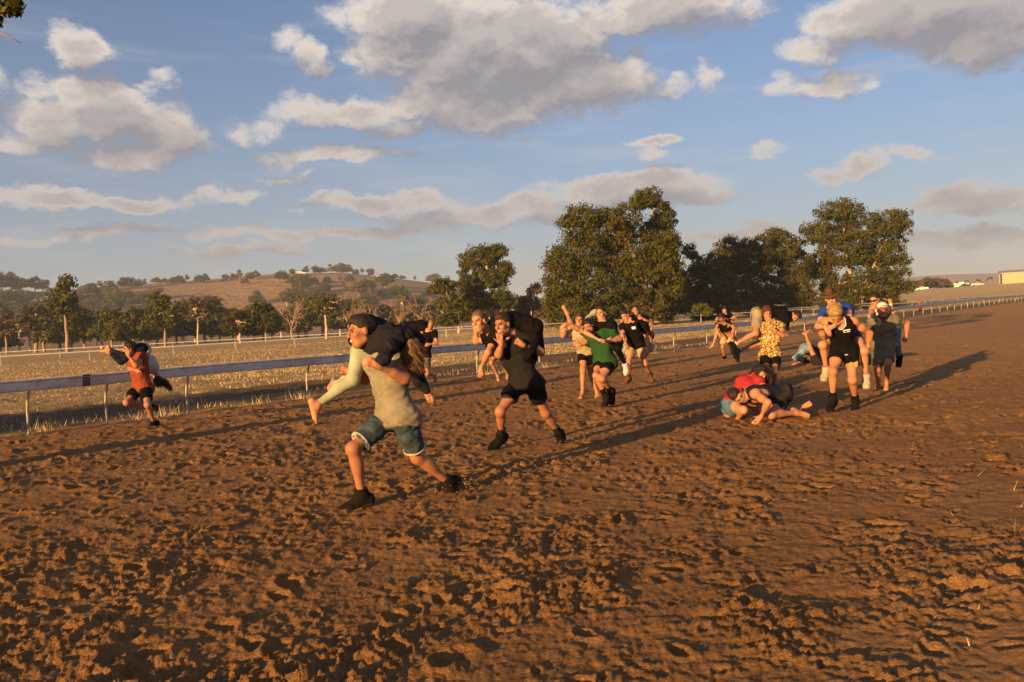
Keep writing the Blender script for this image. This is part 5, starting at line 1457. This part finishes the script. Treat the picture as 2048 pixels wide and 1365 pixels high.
def hat(i):
    hp = i['hp']; HF = i['HF']; hs = i['hs']
    felt = cloth_mat((.115, .055, .026), 'felt')
    q = Sdf(); q.ell(hp(0, -.015, .075), A3((.098, .115, .05)) * hs, HF, k=.02)
    q.cap(hp(0, -.06, .13), hp(0, .05, .135), .062 * hs, .055 * hs, k=.04)
    q.sub(hp(0, 0, .21), A3((.02, .09, .045)) * hs, HF, k=.03)
    ob = link('hat', q.mesh('hat', .008, i['origin']), felt, i['root'])
    V = []; F = []; n = 40
    for ring, (rr_, thick) in enumerate(((.085, .004), (.150, .004), (.155, 0), (.150, -.004), (.085, -.004))):
        for k in range(n):
            a = 2 * math.pi * k / n
            lift = (rr_ - .085) / .07 * (.030 * math.cos(a) ** 2 - .030 * math.sin(a) ** 2)
            V.append(hp(rr_ * math.cos(a) * .98, -.012 + rr_ * 1.15 * math.sin(a), .075 + lift + thick) - i['origin'])
    for r_ in range(4):
        for k in range(n): F.append((r_ * n + k, r_ * n + (k + 1) % n, (r_ + 1) * n + (k + 1) % n, (r_ + 1) * n + k))
    mb = MB(); mb.add(V, F); mb.build('brim', felt, ob, True)
    q = Sdf(); q.ell(hp(0, -.013, .088), A3((.103, .120, .05)) * hs, HF, cut=[(hp(0, 0, .098), i['ud']), (hp(0, 0, .080), -i['ud'])])
    me = q.mesh('hat_band', .007, i['origin'])
    if me: link('hat_band', me, cloth_mat((.05, .025, .015), 'felt'), ob)
def m2_extra(i):
    hat(i)
    d = nrm(i['J']['lk'] - i['J']['lh']); c = i['J']['lh'] + (i['J']['lk'] - i['J']['lh']) * .52
    o = nrm(A3((.75, -.66, .0)))
    blob_child(i, 'tattoo', lambda q: (q.ell(c + o * .072, (.03, .02, .05), k=.01), q.ell(c + o * .074 + A3((.0, 0, .03)), (.022, .018, .022), k=.01)), simple_mat('tattoo_ink', (.10, .055, .05), (.2, .1, .08), rough=.6, scale=40), .006)
CAST.append(dict(z=Z5, Y=yM + .32, S=1.0, res=.0142, grounded=False, label='piggyback rider in royal blue t-shirt and brown bush hat with bare legs and white sneakers',
    pel=(445, 500, .10), rh=(380, 510, .0), lh=(520, 505, .0), rk=(228, 610, 'n'), ra=(265, 845, 'f'), rt=(232, 960, -.12), lk=(650, 670, 'n'), la=(668, 920, 'f'), lt=(672, 1060, -.12),
    neck=(370, 225, -.14), rs=(250, 275, 0), ls=(475, 250, 0), re=(180, 420, -.28), rw=(255, 425, -.22), rf=(285, 470, -.03), le=(500, 320, -.28), lw=(330, 425, -.22), lf=(265, 445, -.02), head=(313, 142, -.05), face=(-.35, -.90, -.22), hs=1.08,
    hair='short', haircol=(.05, .03, .02), skin=(.56, .34, .25), fat=1.08, hand_l='grip', wear=[('t_shirt', (.022, .065, .27), dict(sleeve=.55, loose=.012)), ('shorts', (.05, .05, .06), dict(len=.42)), ('shoes', (.45, .39, .30), dict(sole=(.45, .40, .33))), ('socks', (.35, .06, .05), dict(up=.06)), ('wristband', (.30, .5, .12), dict(at='l'))], extra=m2_extra))
# capped pair
yN = foot_Y(Z5, 770, 1075)
def cap_hat(i):
    hp = i['hp']; HF = i['HF']; hs = i['hs']
    wh = cloth_mat((.68, .64, .58)); rd_ = cloth_mat((.42, .06, .035))
    q = Sdf(); q.ell(hp(0, -.015, .060), A3((.084, .106, .080)) * hs, HF, cut=(hp(0, 0, .062), nrm(-i['ud'])))
    ob = link('cap', q.mesh('cap', .008, i['origin']), wh, i['root'])
    q = Sdf(); q.ell(hp(0, .100, .062), A3((.072, .080, .013)) * hs, HF, cut=(hp(0, .07, .05), nrm(-i['fd'])))
    link('cap_brim', q.mesh('cap_brim', .006, i['origin']), rd_, ob)
    # the name across the front panel reads as a dark arched line
    for k in range(7):
        a = (k - 3) / 3
        blob_child(i, 'cap_letter', lambda q, a=a: q.ell(hp(a * .045, .093 - .022 * a * a, .098 - .012 * a * a), A3((.0062, .008, .013 if round(a * 3) % 2 else .009)) * hs, HF), cloth_mat((.14, .10, .09)), .005, ob)
CAST.append(dict(z=Z5, Y=yN, S=1.05, res=.0155, label='bearded barefoot man in white and red trucker cap, olive shirt and shorts',
    pel=(835, 600, .10), rh=(785, 610, .0), lh=(885, 610, .0), rk=(785, 850, 'n'), ra=(790, 1020, 'f'), rt=(745, 1080, -.12), lk=(890, 790, 'n'), la=(880, 980, 'f'), lt=(868, 1060, -.12),
    neck=(840, 355, -.15), rs=(738, 375, 0), ls=(950, 355, 0), re=(700, 470, .1), rw=(730, 560, .05), le=(1085, 385, 'f'), lw=(1075, 520, 'n'), lf=(1060, 560, 0), head=(836, 262, 'n'), face=(-.22, -.95, -.15), hs=1.14,
    hair=None, haircol=(.07, .036, .022), beard=True, mouth='smile', skin=(.44, .25, .17), barefoot=True, hand_l='fist', wear=[('t_shirt', (.16, .145, .10), dict(hem=-.08, loose=.012)), ('shorts', (.15, .125, .085), dict(len=.85))], extra=cap_hat))
def shades(i):
    hp = i['hp']; hs = i['hs']; HF = i['HF']
    mt = simple_mat('dark_lens', (.01, .01, .012), rough=.15, spec=.6)
    blob_child(i, 'sunglasses', lambda q: (q.ell(hp(.032, .094, .010), A3((.026, .010, .019)) * hs, HF, k=.006), q.ell(hp(-.032, .094, .010), A3((.026, .010, .019)) * hs, HF, k=.006), q.cap(hp(-.02, .1, .014), hp(.02, .1, .014), .004),
        q.cap(hp(.055, .088, .016), hp(.082, -.005, .012), .005), q.cap(hp(-.055, .088, .016), hp(-.082, -.005, .012), .005)), mt, .005)
CAST.append(dict(z=Z5, Y=yN + .3, S=.96, fem=True, res=.0155, grounded=False, label='woman in sunglasses and ripped jeans riding the capped man with one arm raised',
    pel=(880, 480, .12), rh=(800, 485, 0), lh=(950, 470, 0), rk=(715, 560, 'n'), ra=(720, 700, .3), rt=(710, 740, 0), lk=(972, 600, 'n'), la=(1005, 720, 'f'), lt=(990, 790, -.08),
    neck=(800, 215, -.14), rs=(735, 245, 0), ls=(890, 265, .05), re=(702, 320, -.28), rw=(805, 355, -.20), rf=(795, 410, -.02), le=(945, 330, 'n'), lw=(915, 190, -.05), lf=(905, 115, 0), head=(755, 150, -.06), face=(-.70, -.60, -.36), hs=1.1,
    hair='tied', haircol=(.018, .012, .010), skin=(.52, .30, .2), hand_l='fist', wear=[('singlet', (.62, .58, .52)), ('trousers', (.16, .22, .29), dict(fab='denim')), ('boots', BLACK), ('wristband', (.7, .7, .7), dict(at='l', w=.02))],
    extra=lambda i: (shades(i), blob_child(i, 'ripped_knee', lambda q: q.ell(i['J']['lk'] + A3((-.02, -.045, .0)), (.042, .032, .036)), skin_mat((.52, .30, .2)), .008))))
# pair beyond the rail post on the left
yA = foot_Y(Z6, 780, 1205)
CAST.append(dict(z=Z6, Y=yA, S=1.0, res=.0155, label='man in rust red shirt and black shorts running beside the rail posts',
    pel=(650, 715, .20), rh=(610, 715, .06), lh=(690, 715, -.06), rk=(455, 905, 'n'), ra=(690, 950, 'f'), rt=(800, 970, .1), lk=(715, 935, 'n'), la=(795, 1150, 'f'), lt=(710, 1225, -.1),
    neck=(575, 290, 'n'), rs=(510, 320, .08), ls=(650, 340, -.08), le=(575, 450, 'n'), lw=(485, 330, -.03), lf=(470, 270, 0), re=(500, 480, -.1), rw=(560, 500, -.15), head=(495, 235, 'n'), face=(-.88, -.42, -.12), hs=1.1,
    hair='short', haircol=(.018, .012, .012), skin=(.40, .22, .14), wear=[('t_shirt', (.24, .055, .028), dict(hem=-.06, loose=.010, sleeve=.35)), ('shorts', BLACK, dict(len=.68)), ('shoes', BLACK)]))
CAST.append(dict(z=Z6, Y=yA + .22, S=.96, fem=True, res=.0155, grounded=False, label='person in navy leggings draped over the rust red shirted man, ponytail swinging',
    pel=(650, 240, .05), rh=(620, 255, .07), lh=(640, 250, -.08), lk=(385, 395, -.1), la=(235, 280, -.05), lt=(140, 235, 0), rk=(385, 330, .1), ra=(240, 240, .1), rt=(150, 215, .1),
    neck=(800, 470, 'f'), hump=.12, rs=(790, 440, .1), ls=(780, 480, -.12), le=(735, 505, -.1), lw=(600, 560, 'n'), lf=(555, 575, 0), re=(780, 540, .1), rw=(620, 580, .1), head=(840, 610, -.02), face=(-.3, .8, -.3), hup=(.3, -.1, -.9),
    hair='long', haircol=(.05, .032, .018), skin=(.52, .3, .2), barefoot=True, locks=[[(850, 620, -.05, .05), (930, 640, -.08, .04), (1000, 720, -.08, .025)], [(860, 640, -.05, .05), (950, 670, -.06, .035), (1010, 745, -.05, .012)]],
    wear=[('t_shirt', (.45, .43, .44), dict(sleeve=.5)), ('leggings', NAVY, dict(waist=.16))]))
# pairs half hidden behind the two leading carriers
yC = foot_Y(Z11, 1290, 1010)
CAST.append(dict(z=Z11, Y=yC, S=1.02, res=.018, label='fair haired barefoot man in black shirt and grey shorts behind the grey shirted man',
    pel=(1290, 630, .1), rh=(1270, 635, .05), lh=(1315, 635, -.05), rk=(1270, 830, 'n'), ra=(1288, 990, 'f'), rt=(1275, 1025, -.1), lk=(1330, 850, 'n'), la=(1420, 880, 'f'), lt=(1425, 960, 0), neck=(1325, 330, 'n'), rs=(1270, 360, .08), ls=(1420, 350, -.05),
    le=(1450, 480, 'n'), lw=(1370, 490, -.1), re=(1250, 460, 'n'), rw=(1290, 480, -.1), head=(1378, 250, -.1), face=(-.45, -.88, -.1), hair='short', haircol=(.30, .18, .08), skin=(.50, .27, .17), barefoot=True, mouth='smile', hs=1.0,
    wear=[('t_shirt', BLACK, dict(loose=.01)), ('shorts', (.13, .115, .09), dict(len=.7))]))
CAST.append(dict(z=Z11, Y=yC + .25, S=1.0, res=.020, grounded=False, label='person in black carried sideways by the fair haired barefoot man',
    pel=(1075, 275, .1), rh=(1045, 295, -.08), lh=(1045, 275, .08), rk=(840, 330, 'n'), ra=(620, 385, 'f'), rt=(430, 400, -.1), lk=(850, 345, .1), la=(650, 420, .1), lt=(520, 440, 0), neck=(1310, 255, -.05), rs=(1290, 290, -.12), ls=(1300, 245, .12),
    re=(1250, 390, 'n'), rw=(1220, 480, 0), le=(1300, 340, .1), lw=(1270, 420, .1), head=(1340, 265, .05), face=(.2, -.5, -.8), hup=(.9, 0, .1), hair='short', skin=(.45, .25, .17), wear=[('t_shirt', BLACK), ('trousers', (.03, .025, .02)), ('shoes', (.30, .18, .09))]))
yE = foot_Y(Z7, 1210, 1125)
CAST.append(dict(z=Z7, Y=yE, S=1.0, res=.019, label='barefoot runner mostly hidden behind the man with the watch',
    pel=(1210, 690, .15), rh=(1190, 700, .05), lh=(1245, 700, -.05), rk=(1110, 860, 'n'), ra=(1195, 1030, 'f'), rt=(1205, 1110, -.1), lk=(1290, 880, 'f'), la=(1330, 1020, 'f'), lt=(1320, 1080, -.1), neck=(1240, 430, 'n'), rs=(1190, 460, .05), ls=(1300, 460, -.05),
    re=(1200, 560, 'n'), rw=(1240, 620, -.1), le=(1310, 560, 'n'), lw=(1270, 620, -.1), head=(1250, 340, 'n'), face=(-.5, -.85, 0), hair='short', skin=(.46, .26, .17), barefoot=True, wear=[('t_shirt', (.03, .03, .03)), ('shorts', BLACK, dict(len=.6))]))
Z12 = (1800, 520, 8.258)
CAST.append(dict(z=Z12, Y=88, S=1.0, res=.03, label='distant person in red shirt walking on the paddock past the rail',
    pel=(330, 800, 0), rh=(322, 802, 0), lh=(338, 802, 0), rk=(318, 868, 'n'), ra=(320, 930, 'f'), rt=(312, 940, -.1), lk=(345, 865, 'n'), la=(350, 930, 'f'), lt=(345, 940, -.1), neck=(322, 722, 'n'), rs=(295, 730, 0), ls=(350, 730, 0),
    re=(290, 770, 'n'), rw=(300, 800, -.1), le=(365, 765, 'n'), lw=(370, 740, -.1), head=(320, 695, -.02), face=(-.3, -.9, 0), hair='short', skin=(.4, .23, .15), wear=[('t_shirt', (.30, .03, .035), dict(hem=-.05)), ('trousers', (.02, .02, .02)), ('shoes', BLACK)]))
for _s in CAST: person(_s)

# ------------------------------------------------------------------ shed, vehicles, palms, houses in the distance
cream_sheet = simple_mat('cream_sheet_metal', (.40, .33, .24), (.35, .29, .21), rough=.6, scale=.6)
grey_roof = simple_mat('grey_roof_sheet', (.30, .30, .31), rough=.5, scale=.8)
steel_dark = simple_mat('dark_gap', (.06, .055, .05), rough=.8)
def shed():
    c = on_ground(2006, 340)
    root = empty('shed', c, rad(-27)); tag(root, 'long cream sheet metal shed with grey roof on the rise beyond the track', 'shed')
    L = 34.0; H = 4.3; D = 13.0
    n = 26
    for i in range(n):                      # wall sheets with pressed ribs
        x0 = i * L / n; w = L / n - .02
        mb = MB(); V = []
        prof = [(x0, 0), (x0 + w * .38, 0), (x0 + w * .44, -.05), (x0 + w * .56, -.05), (x0 + w * .62, 0), (x0 + w, 0), (x0 + w, .07), (x0, .07)]
        m = len(prof)
        for z in (-2.0, H):
            for (a, b) in prof: V.append((a, b, z))
        mb.add(V, [(j, (j + 1) % m, m + (j + 1) % m, m + j) for j in range(m)] + [tuple(reversed(range(m))), tuple(range(m, 2 * m))])
        mb.build('wall_sheet', cream_sheet, root)
    MB().box((L / 2, D / 2 + .2, H / 2 - 1.0), (L - .1, D - .3, H + 1.9)).build('wall', cream_sheet, root)
    MB().prism([(-.5, H - .12), (D / 2, H + 1.0), (D + .5, H - .12), (D + .5, H + .0), (D / 2, H + 1.14), (-.5, H + .02)], L + 1.4, 'x', (L / 2, 0, 0)).build('roof', grey_roof, root)
    MB().box((L / 2, -.56, H - .06), (L + 1.2, .10, .12)).build('gutter', simple_mat('gutter_white', (.7, .66, .58)), root)
    for x in (-.9,):
        MB().box((x, .3, H / 2 - .3), (.22, .22, H + .5)).build('corner_post', cream_sheet, root)
        MB().box((x + .45, .6, H / 2 - .3), (.5, .1, H + .4)).build('door_gap', steel_dark, root)
shed()
tyre = simple_mat('tyre_rubber', (.02, .02, .02), rough=.85); glass = simple_mat('dark_window_glass', (.03, .035, .04), rough=.12, spec=.6); chrome = simple_mat('wheel_metal', (.4, .4, .4), rough=.35, metal=.6)
lampm = simple_mat('head_lamp', (.6, .58, .5), rough=.2)
def wheel(root, x, y, r=.34):
    V = []
    mb = MB(); mb.tube([(x, y - .11, r), (x, y + .11, r)], r, 14)
    w = mb.build('wheel', tyre, root, True)
    MB().tube([(x, y - .125 if y < 0 else y + .125, r), (x, y, r)], r * .55, 10).build('rim', chrome, w, True)
def vehicle(px, py, Y, col, label, kind, yaw, name):
    c = on_ground(px, Y); c.z = float(terrain(c.x, c.y))
    root = empty(name, c, yaw); tag(root, label, {'ute': 'ute', 'truck': 'truck', 'car': 'car'}[kind])
    paint = simple_mat('car_paint', col, tuple(v * .9 for v in col), rough=.35, spec=.5)
    if kind in ('ute', 'car'):
        prof = [(-2.4, .35), (2.3, .35), (2.4, .6), (2.3, .85), (1.1, .98), (-2.35, .98), (-2.45, .7)]
        MB().add(*(lambda n, V: (V, [(i, (i + 1) % n, n + (i + 1) % n, n + i) for i in range(n)] + [tuple(range(n)), tuple(reversed(range(n, 2 * n)))]))(len(prof), [(a, -.85, b) for a, b in prof] + [(a, .85, b) for a, b in prof])).build('body', paint, root)
        cx0, cx1 = (-.4, 1.2) if kind == 'ute' else (-1.9, 1.2)
        prof = [(cx0 - .1, .97), (cx1 + .1, .97), (cx1 - .5, 1.55), (cx0 + .15, 1.58)]
        cab = MB().add(*(lambda n, V: (V, [(i, (i + 1) % n, n + (i + 1) % n, n + i) for i in range(n)] + [tuple(range(n)), tuple(reversed(range(n, 2 * n)))]))(4, [(a, -.76 if b < 1 else -.66, b) for a, b in prof] + [(a, .76 if b < 1 else .66, b) for a, b in prof])).build('cabin', paint, root)
        for sy in (-1, 1):
            MB().box(((cx0 + cx1) / 2 - .1, sy * .735, 1.26), (cx1 - cx0 - .45, .02, .36), Matrix.Rotation(sy * .16, 3, 'X')).build('side_window', glass, cab)
        MB().box((cx1 - .18, 0, 1.27), (.03, 1.25, .5), Matrix.Rotation(-.80, 3, 'Y')).build('windscreen', glass, cab)
        if kind == 'ute':
            for sy in (-1, 1): MB().box((-1.45, sy * .8, 1.08), (1.9, .06, .22)).build('tray_side', paint, root)
            MB().box((-2.38, 0, 1.08), (.06, 1.6, .22)).build('tailgate', paint, root)
        for sy in (-1, 1):
            MB().box((2.37, sy * .62, .72), (.06, .28, .14)).build('headlight', lampm, root)
            for x in (-1.5, 1.45): wheel(root, x, sy * .8)
        MB().box((2.42, 0, .48), (.1, 1.6, .16)).build('bumper', chrome, root)
    else:
        MB().box((-1.1, 0, 1.95), (4.2, 2.2, 2.3)).build('cargo_box', paint, root)
        MB().box((-.3, 0, .68), (6.4, 1.0, .2)).build('chassis', tyre, root)
        cab = MB().box((2.1, 0, 1.5), (1.7, 2.0, 1.7), taper=.88).build('cab', paint, root)
        MB().box((2.9, 0, 1.8), (.06, 1.6, .6), Matrix.Rotation(-.12, 3, 'Y')).build('windscreen', glass, cab)
        for sy in (-1, 1):
            MB().box((2.1, sy * .96, 1.8), (.9, .04, .5)).build('side_window', glass, cab)
            for x in (-2.2, 2.0): wheel(root, x, sy * .9, .45)
vehicle(1846, 590, 375, (.50, .47, .41), 'white ute parked on the grass in front of the tree clump', 'ute', rad(150), 'parked_ute')
vehicle(1925, 582, 400, (.50, .48, .45), 'white box truck standing among the parked utes', 'truck', rad(-30), 'box_truck')
vehicle(1930, 592, 380, (.03, .11, .07), 'dark green ute in front of the white box truck', 'ute', rad(200), 'parked_ute')
vehicle(1912, 584, 405, (.05, .09, .13), 'dark blue car beside the white box truck', 'car', rad(250), 'parked_car')
vehicle(1957, 590, 375, (.46, .42, .35), 'cream ute parked between the box truck and the shed', 'ute', rad(-40), 'parked_ute')
vehicle(1830, 590, 390, (.45, .46, .47), 'silver car parked behind the white ute by the tree clump', 'car', rad(165), 'parked_car')
def palm(px, top, Y, label):
    o = on_ground(px, Y); H = P(px, top, Y).z - o.z
    rng = np.random.default_rng(int(px)); mb = MB()
    mb.tube([(0, 0, -.2), (.05, 0, H * .4), (.0, .05, H * .8)], [.22, .16, .14], 8)
    root = empty('palm_tree', o); tag(root, label, 'palm', 'palms by the shed'); mb.build('trunk', BARK, root, True)
    V = []; F = []
    for k in range(18):
        a = k * 2.4; e0 = rng.uniform(.1, 1.2); L = H * .42
        prev = None
        for j in range(6):
            q = j / 5; r_ = L * q; z = H * .8 + math.sin(e0) * r_ - 1.1 * L * q * q * .8
            p = np.array([math.cos(a) * r_ * math.cos(e0) * 1.1, math.sin(a) * r_ * math.cos(e0) * 1.1, z]); w = np.array([-math.sin(a), math.cos(a), 0]) * (.28 * (1 - q) + .06)
            V += [p - w, p + w]
            if j: b = len(V); F.append((b - 4, b - 3, b - 1, b - 2))
    V = np.array(V); cm = np_mesh('fronds', V, np.array(F), False)
    at = cm.attributes.new('tint', 'FLOAT', 'POINT'); at.data.foreach_set('value', np.full(len(V), .5, np.float32))
    link('crown', cm, LEAF, root)
for px, top in ((1915, 562), (1936, 559), (1958, 557), (1982, 552)): palm(px, top, 385, 'small palm tree in the row beside the cream shed')
def house(px, base, w, label, col):
    o = G(px, base); k = o.y / FPX; w *= k
    root = empty('farmhouse', o, rad(10)); tag(root, label, 'house')
    m = simple_mat('house_wall', col); h = w * .26
    MB().box((0, 0, h / 2 - 1), (w, w * .5, h + 2)).build('wall', m, root)
    MB().prism([(-w * .32, h), (0, h * 1.6), (w * .32, h), (0, h * 1.25)], w * 1.08, 'x').build('roof', grey_roof, root)
    for x in (-.3, 0, .3): MB().box((x * w, -w * .252, h * .5), (w * .1, .1, h * .35)).build('window', glass, root)
    MB().box((.15 * w, -w * .252, h * .35), (w * .06, .1, h * .7)).build('door', steel_dark, root)
house(603, 547, 16, 'small white farmhouse at the left end of the hilltop trees', (.7, .68, .64))
house(762, 556, 18, 'low farmhouse with dark roof at the right end of the hilltop trees', (.55, .5, .45))

# ------------------------------------------------------------------ trees beside and behind the photographer
# one bough of a gum at the verge hangs into the top corner of the view
o = Vector((-9.5, 8.2, float(terrain(-9.5, 8.2))))
def bough_tree():
    rng = np.random.default_rng(77); mb = MB()
    trunk_top = Vector((.3, .2, 9))
    limb(mb, (0, 0, -.3), trunk_top, .34, .16, rng, 8, .03)
    C = []; R_ = []
    tip = [P(8, 30, 8.6) - o, P(-30, -10, 8.8) - o, P(-60, 20, 8.9) - o, P(-120, -60, 9) - o]
    root_ = Vector((.15, .1, 5.2))
    for q in tip:
        lp = limb(mb, root_, q, .07, .012, rng, 7, .06, .05)
    for q in (P(6, 12, 8.6), P(22, 20, 8.6), P(30, 6, 8.6), P(-10, 40, 8.7), P(-40, 0, 8.8), P(-60, 30, 8.9), P(-110, -50, 9), P(-30, -40, 8.8), P(10, -20, 8.7)):
        C.append(A3(q - o)); R_.append(.10)
    # bare twig below the leaves
    tw = [P(-60, 40, 8.9) - o, P(-10, 62, 8.7) - o, P(18, 74, 8.6) - o, P(42, 86, 8.6) - o]
    mb.tube(tw, [.012, .009, .006, .003], 5); mb.tube([tw[1], P(2, 95, 8.65) - o], [.006, .002], 4); mb.tube([tw[2], P(12, 62, 8.6) - o], [.004, .002], 4)
    for k in range(60):
        d = rng.normal(size=3); d /= np.linalg.norm(d)
        C.append(np.array([.2, .1, 9.0]) + d * np.array([2.8, 2.8, 2.2])); R_.append(.6)
    V1, F1, T1 = leaf_cloud(np.array(C[:9]), np.array(R_[:9]), 70, .085, rng)
    V2, F2, T2 = leaf_cloud(np.array(C[9:]), np.array(R_[9:]), 60, .22, rng)
    V = np.concatenate([V1, V2]); F = np.concatenate([F1, F2 + len(V1)])
    cm = np_mesh('crown', V, F, False); a = cm.attributes.new('tint', 'FLOAT', 'POINT'); a.data.foreach_set('value', np.concatenate([T1, T2]).astype(np.float32))
    put_tree('gum_tree', mb.mesh('trunk', True), cm, o, 'gum tree whose leafy twig hangs into the sky at the corner', LEAF, BARK)
bough_tree()
# a low gum further back along the rail throws its long shade down the painted shade strip inside the rail
for k, (tt_, s_, hgt, wd) in enumerate(((-30, -3.3, 6.5, 1.0), (-41, -2.6, 8.0, .95), (-54, -3.6, 9.5, 1.0))):
    x = RX + RD[0] * tt_ + RD[1] * s_; y = RY + RD[1] * tt_ - RD[0] * s_
    tm, cm = GEN[('bushy', k % 2)]
    put_tree('bushy_tree', tm, cm, Vector((x, y, 0)), 'bushy gum growing along the rail behind the photographer', LEAF, BARK, 'gums along the rail behind the photographer', k, (hgt * wd * .55, hgt * wd * .55, hgt))

# ------------------------------------------------------------------ dusty evening air
hm_, hnt, hb = new_mat('evening_haze')
hnt.nodes.remove(hb)
pv = hnt.nodes.new('ShaderNodeVolumePrincipled')
pv.inputs['Color'].default_value = (.68, .80, 1.0, 1)
pv.inputs['Density'].default_value = .00024
pv.inputs['Anisotropy'].default_value = 0.0
hnt.links.new(pv.outputs[0], [n_ for n_ in hnt.nodes if n_.type == 'OUTPUT_MATERIAL'][0].inputs['Volume'])
hz_o = MB().box((0, 0, 49), (9000, 9000, 104)).build('haze', hm_)
tag(hz_o, 'thin dusty evening haze over the whole course and hills', 'haze', kind='stuff')

# dirt thrown up by the running feet
def spray(px, py, Y, n, label, seed):
    rng = np.random.default_rng(seed); c = P(px, py, Y); V = []; F = []
    for k in range(n):
        q = A3(c) + np.array([rng.normal(.12, .16), rng.normal(.12, .14), abs(rng.normal(0, .10))]); r_ = rng.uniform(.003, .012)
        b = len(V); V += [q + np.array(d) * r_ * rng.uniform(.6, 1.3) for d in ((1, 0, 0), (-1, 0, 0), (0, 1, 0), (0, -1, 0), (0, 0, 1), (0, 0, -1))]
        F += [(b + i, b + j, b + m) for i, j, m in ((0, 2, 4), (2, 1, 4), (1, 3, 4), (3, 0, 4), (2, 0, 5), (1, 2, 5), (3, 1, 5), (0, 3, 5))]
    tag(link('dirt_spray', np_mesh('dirt_spray', np.array(V), np.array(F), False), simple_mat('loose_dirt', (.30, .17, .08))), label, 'dirt', kind='stuff')
spray(905, 1000, yB + .5, 90, 'crumbs of dirt kicked up behind the grey shirted runner', 1)
spray(1150, 895, yD + .4, 90, 'crumbs of dirt kicked up behind the man with the watch', 2)
spray(1060, 960, 8.9, 70, 'crumbs of dirt flying between the two leading runners', 3)
